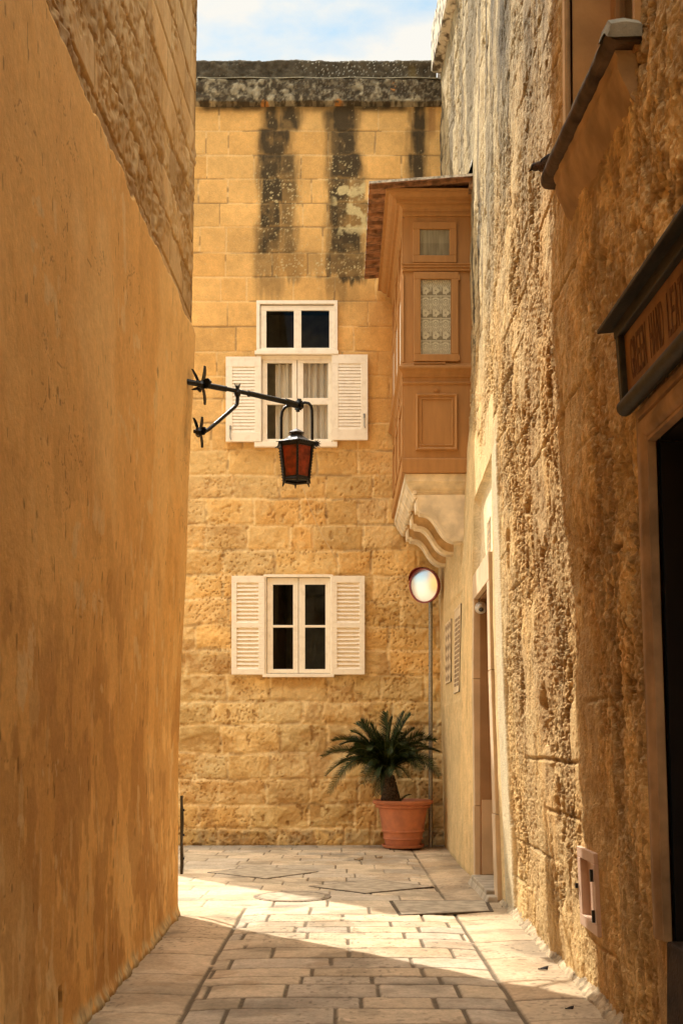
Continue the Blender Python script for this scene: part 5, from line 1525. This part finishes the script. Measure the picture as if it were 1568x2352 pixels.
def frond(tip, C0, lift, seed, Lf=.132):
    rr = random.Random(seed)
    span = tip - C0; L = span.length
    ctl = C0 + span * .50 + Vector((0, 0, (lift * 1.25 + .06) * L))
    def bez(t_): return C0 * (1 - t_) ** 2 + ctl * 2 * t_ * (1 - t_) + tip * t_ ** 2
    def tan(t_): return ((ctl - C0) * (1 - t_) + (tip - ctl) * t_).normalized()
    mb = MB(); N = 20
    mb.tube([bez(i / N) for i in range(N + 1)], [.0075 * (1 - .8 * i / N) for i in range(N + 1)], 5)
    fr = mb.build("frond", M['rachis'], palm)
    mb = MB(); m_ = int(L / .0098); roll = rr.uniform(-1.0, 1.0)
    for i in range(m_):
        t_ = .10 + .90 * i / m_
        p = bez(t_); tg = tan(t_)
        side = tg.cross(Vector((0, 0, 1)))
        if side.length < .2: side = tg.cross(Vector((0, 1, 0)))
        side.normalize(); nr = side.cross(tg).normalized()
        if nr.z < 0: nr = -nr
        side, nr = side * math.cos(roll) + nr * math.sin(roll), nr * math.cos(roll) - side * math.sin(roll)
        ln = Lf * min(1, .35 + t_ * 4.5) * rr.uniform(.88, 1.1) * (1 - .50 * max(0, t_ - .8) / .2)
        for sg in (-1, 1):
            d_ = (side * sg * (.85 - .25 * t_) + tg * (.38 + .35 * t_) + nr * .30 + Vector((rr.uniform(-.06, .06), rr.uniform(-.06, .06), rr.uniform(-.06, .06)))).normalized()
            wv = tg * .0044
            tipp = p + d_ * ln + Vector((0, 0, -.010))
            mid_ = p + d_ * ln * .5 + nr * .004
            b0 = len(mb.v)
            mb.v += [tuple(p - wv), tuple(p + wv), tuple(mid_ + wv * .9), tuple(tipp), tuple(mid_ - wv * .9)]
            mb.f += [(b0, b0 + 1, b0 + 2, b0 + 4), (b0 + 4, b0 + 2, b0 + 3)]
    me = bpy.data.meshes.new("leaflets"); me.from_pydata(mb.v, [], mb.f)
    link("leaflets", me, M['leafc'], fr)
tips = [(825, 185, 0, .12), (1035, 185, .1, .15), (1105, 215, -.1, .18), (900, 235, .2, .1), (535, 290, 0, .2), (640, 310, -.15, .12), (485, 320, .15, .2), (210, 515, .05, .28), (95, 695, -.1, .32),
        (135, 915, -.05, .42), (175, 1110, -.2, .55), (1390, 510, .12, .28), (1440, 645, .05, .3), (1440, 915, -.15, .42), (1145, 380, -.1, .2), (1250, 445, .12, .25), (690, 1150, -.3, .45), (765, 1130, -.42, .5),
        (430, 410, -.2, .25), (1350, 765, -.25, .3), (270, 790, .1, .35), (1230, 850, -.35, .4), (300, 560, -.3, .3), (720, 420, .25, .2), (960, 400, -.3, .25), (560, 880, -.45, .45), (1000, 560, -.5, .35),
        (420, 640, -.42, .35), (800, 500, -.5, .3), (1120, 620, -.4, .3), (640, 560, .3, .2), (1050, 480, .3, .2), (640, 620, -.5, .35), (650, 1000, -.4, .45), (980, 930, -.35, .45), (560, 1010, -.25, .5), (1080, 940, -.3, .45), (900, 900, -.5, .4), (740, 930, -.5, .4), (900, 640, -.55, .4), (1290, 590, -.1, .28), (300, 900, -.3, .45)]
C0 = PP(825, 890, 14.15)
for i in range(46):
    an = rp.uniform(0, 6.283); rr_ = rp.uniform(.35, .95); tips.append((825 + 560 * rr_ * math.cos(an) * .95, 760 - 470 * rr_ * (.35 + .65 * abs(math.sin(an))) * rp.uniform(.1, 1), rp.uniform(-.45, .3), rp.uniform(.2, .4)))
for i, (zx, zy, dy, lf) in enumerate(tips):
    yt = min(14.15 + dy, 14.5)
    frond(PP(zx, zy, yt), C0 + Vector((rp.uniform(-.03, .03), rp.uniform(-.03, .03), rp.uniform(-.05, .03))), lf, 100 + i)
frond(PP(1105, 1130, 14.1), PP(980, 1215, 14.2), .15, 300, .04)

# ------------------------------------------------------------------ security camera
cpos = P(1105.3, 1394.5, 10.56)
cm = empty("security_camera", (cpos.x, cpos.y + .06, cpos.z), label="white dome security camera under the lintel of the far doorway", cat="security camera")
def orient(mb, c_, d_):
    r_ = Vector(d_).normalized().to_track_quat('Z', 'Y').to_matrix(); mb.v = [tuple(r_ @ Vector(v) + Vector(c_)) for v in mb.v]; return mb
mb = MB(); mb.lathe((0, 0, 0), [(0, -.05), (.052, -.05), (.055, -.045), (.055, -.01), (.048, .004), (.0, .004)], 32)
orient(mb, cpos + Vector((0, .028, 0)), (-.05, -1, 0)).build("housing", M['whiteplastic'], cm, smooth=True)
mb = MB(); mb.lathe((0, 0, 0), [(.043, 0)] + [(.043 * math.cos(a), .043 * math.sin(a)) for a in np.linspace(.1, 1.55, 8)], 28)
orient(mb, cpos + Vector((-.004, .02, -.004)), (-.15, -1, -.25)).build("dome", M['whiteplastic'], cm, smooth=True)
mb = MB(); mb.lathe((0, 0, 0), [(.021, .0), (.023, .006), (.018, .008), (0, .011)], 20)
orient(mb, cpos + Vector((-.006, -.016, -.022)), (-.15, -1, -.75)).build("lens", M['blackplastic'], cm, smooth=True)
mb = MB(); mb.tube([cpos + Vector((-.015, .06, .045)), cpos + Vector((-.02, .06, .075)), cpos + Vector((.0, .06, .095)), cpos + Vector((.12, .07, .10))], .004, 6); mb.build("cable", M['iron'], cm)

# ------------------------------------------------------------------ hanging sign
sg_y0, sg_y1 = 3.36, 4.60
def sx(y, z): return xr(y, 2.8) - (z - 2.8) * -.0
sign = empty("shop_sign", (1.1, 4.0, 2.8), label="brown lettered shop sign in a dark hooded frame above the near dark doorway", cat="sign")
def sbox(mb, y0, y1, z0, z1, o0, o1, lean=.0):
    wbox(mb, y0, y1, z0, z1, o0, o1, fn=lambda y, z: xr(y, 2.8) + (2.8 - z) * .07)
mb = MB(); sbox(mb, sg_y0 + .03, sg_y1 - .03, 2.66, 2.93, -.01, .05); mb.build("board", M['sign_paint'], sign)
mb = MB()
sbox(mb, sg_y1 - .045, sg_y1, 2.66, 2.92, -.02, .075); sbox(mb, sg_y0, sg_y0 + .045, 2.66, 2.92, -.02, .075)
sbox(mb, sg_y0, sg_y1, 2.915, 2.965, -.02, .08)
mb.build("sign_frame", M['sign_frame'], sign, bevel=.006)
mb = MB(); f_ = lambda y, z: xr(y, 2.8) + (2.8 - z) * .07
mb.tube([(f_(y, 2.645) - .052, y, 2.645) for y in np.linspace(sg_y0 - .01, sg_y1 + .01, 12)], .034, 14)
mb.build("bottom_moulding", M['sign_frame'], sign, smooth=True)
mb = MB(); mb.hexa([(f_(y, 2.98) + .02 - o_, y, z) for (y, o_, z) in ()] or [
    (f_(sg_y0 - .05, 2.98) - .13, sg_y0 - .05, 2.955), (f_(sg_y0 - .05, 2.98) + .02, sg_y0 - .05, 2.968), (f_(sg_y1 + .05, 2.98) + .02, sg_y1 + .05, 2.968), (f_(sg_y1 + .05, 2.98) - .13, sg_y1 + .05, 2.955),
    (f_(sg_y0 - .05, 2.98) - .13, sg_y0 - .05, 2.972), (f_(sg_y0 - .05, 2.98) + .02, sg_y0 - .05, 3.02), (f_(sg_y1 + .05, 2.98) + .02, sg_y1 + .05, 3.02), (f_(sg_y1 + .05, 2.98) - .13, sg_y1 + .05, 2.972)])
mb.build("hood", M['sign_frame'], sign, bevel=.004)
def text_mesh(txt, ytop, ystart, zc, height, adv, out_o):
    """condensed capitals laid along -Y on the sign"""
    y = ystart
    for ch in txt:
        if ch != ' ':
            cu = bpy.data.curves.new("letter_curve", 'FONT'); cu.body = ch; cu.size = 1; cu.extrude = 0.004
            ob = bpy.data.objects.new("letter_tmp", cu); COL.objects.link(ob)
            bpy.context.view_layer.update()
            me = bpy.data.meshes.new_from_object(ob.evaluated_get(bpy.context.evaluated_depsgraph_get()))
            bpy.data.objects.remove(ob); bpy.data.curves.remove(cu)
            co = np.zeros(len(me.vertices) * 3); me.vertices.foreach_get("co", co); co = co.reshape(-1, 3)
            u = (co[:, 0] - co[:, 0].min()) / (co[:, 0].max() - co[:, 0].min()); v = (co[:, 1] - co[:, 1].min()) / (co[:, 1].max() - co[:, 1].min())
            Yv = y - u * adv * .80; Zv = zc - height / 2 + v * height
            Xv = XR(Yv, Yv * 0 + 2.8) + (2.8 - Zv) * .07 - .051 - (co[:, 2] > 0) * .0012
            me.vertices.foreach_set("co", np.stack([Xv, Yv, Zv], -1).ravel())
            me.update()
            link("letter", me, M['sign_letter'], sign)
        y -= adv
text_mesh("GREEN HAND LEATHER GOODS", 0, 4.485, 2.795, .155, .0425, 0)

# ------------------------------------------------------------------ sparrow
bp_ = P(1256, 374, 5.78)
bird = empty("sparrow", tuple(bp_), label="small brown sparrow perched at the far end of the high window sill", cat="bird")
def ellip(mb, c_, r, d_, n=16, m_=10, taper=0):
    d_ = Vector(d_).normalized(); rotm = d_.to_track_quat('Z', 'Y').to_matrix(); rows = []
    for i in range(m_ + 1):
        t_ = -1 + 2 * i / m_; rr_ = math.sqrt(max(0, 1 - t_ * t_)) * (1 - taper * t_)
        rows.append([Vector(c_) + rotm @ Vector((r[0] * rr_ * math.cos(k * 2 * math.pi / n), r[1] * rr_ * math.sin(k * 2 * math.pi / n), r[2] * t_)) for k in range(n)])
        rows[-1].append(rows[-1][0])
    mb.strip(rows)
mb = MB()
bd = Vector((-.55, .15, -.25)).normalized()
spine = [(-.075, .006), (-.05, .016), (-.03, .026), (-.005, .032), (.02, .031), (.038, .025), (.050, .020), (.062, .021), (.075, .017), (.083, .006)]
mb.tube([bp_ + bd * a + Vector((0, 0, .012 if a > .045 else 0)) for a, r_ in spine], [r_ for a, r_ in spine], 16)
bo = mb.build("body", M['bird_brown'], bird, smooth=True)
mb = MB(); hc = bp_ + bd * .068 + Vector((0, 0, .016)); ellip(mb, hc, (.019, .019, .021), bd); mb.build("head_cap", M['bird_dark'], bird, smooth=True)
mb = MB(); mb.tube([hc + bd * .016 - Vector((0, 0, .003)), hc + bd * .034 - Vector((0, 0, .008))], [.007, .001], 8); mb.build("beak", M['bird_dark'], bird)
for sg in (-1, 1):
    sd_ = bd.cross(Vector((0, 0, 1))).normalized() * sg
    mb = MB(); ellip(mb, bp_ - bd * .012 + sd_ * .024 + Vector((0, 0, .010)), (.008, .017, .05), bd); mb.build("wing", M['bird_dark'], bird, smooth=True)
    mb = MB(); q_ = bp_ + sd_ * .012; mb.tube([q_ - Vector((0, 0, .02)), q_ - Vector((0, 0, .055))], .0025, 6); mb.build("leg", M['bird_dark'], bird)
mb = MB(); mb.prism([bp_ - bd * .06 + Vector((0, .008, 0)), bp_ - bd * .06 - Vector((0, .008, 0)), bp_ - bd * .13 - Vector((0, .012, 0)), bp_ - bd * .13 + Vector((0, .012, 0))], (0, 0, .006)); mb.build("tail", M['bird_dark'], bird)

# ------------------------------------------------------------------ small things
pr = P(1009, 70, 14.95)
mb = MB(); mb.tube([(pr.x, 15.0, 9.9), (pr.x + .01, 15.0, 11.6)], .022, 8)
tag(mb.build("roof_pole", M['timber'], None), "pale wooden pole rising behind the right house coping", "pole")
for i, (x, y, r_, lb) in enumerate(((823, 1976, .05, "curled dry leaf on the paving left of the plant pot"), (870, 1972, .035, "flat pale scrap of leaf on the paving below the pot"), (1246, 2229, .028, "tiny dark leaf on the sunlit right hand slabs"), (1306, 2320, .02, "small dark pebble like leaf near the right wall foot"))):
    gx, gy = G(x, y); mb = MB(); rows = []
    for k in range(7):
        t_ = k / 6 - .5; wv = r_ * .5 * math.cos(t_ * 3.0); rows.append([(gx + t_ * r_ * 2, gy - wv, .008 + r_ * .5 * abs(t_)), (gx + t_ * r_ * 2, gy, .004), (gx + t_ * r_ * 2 + .004, gy + wv, .008 + r_ * .7 * (t_ + .5))])
    mb.strip(rows)
    tag(mb.build("dry_leaf", M['dry_leaf'] if i < 2 else M['bird_dark'], None), lb, "leaf", "leaves fallen on the paving")
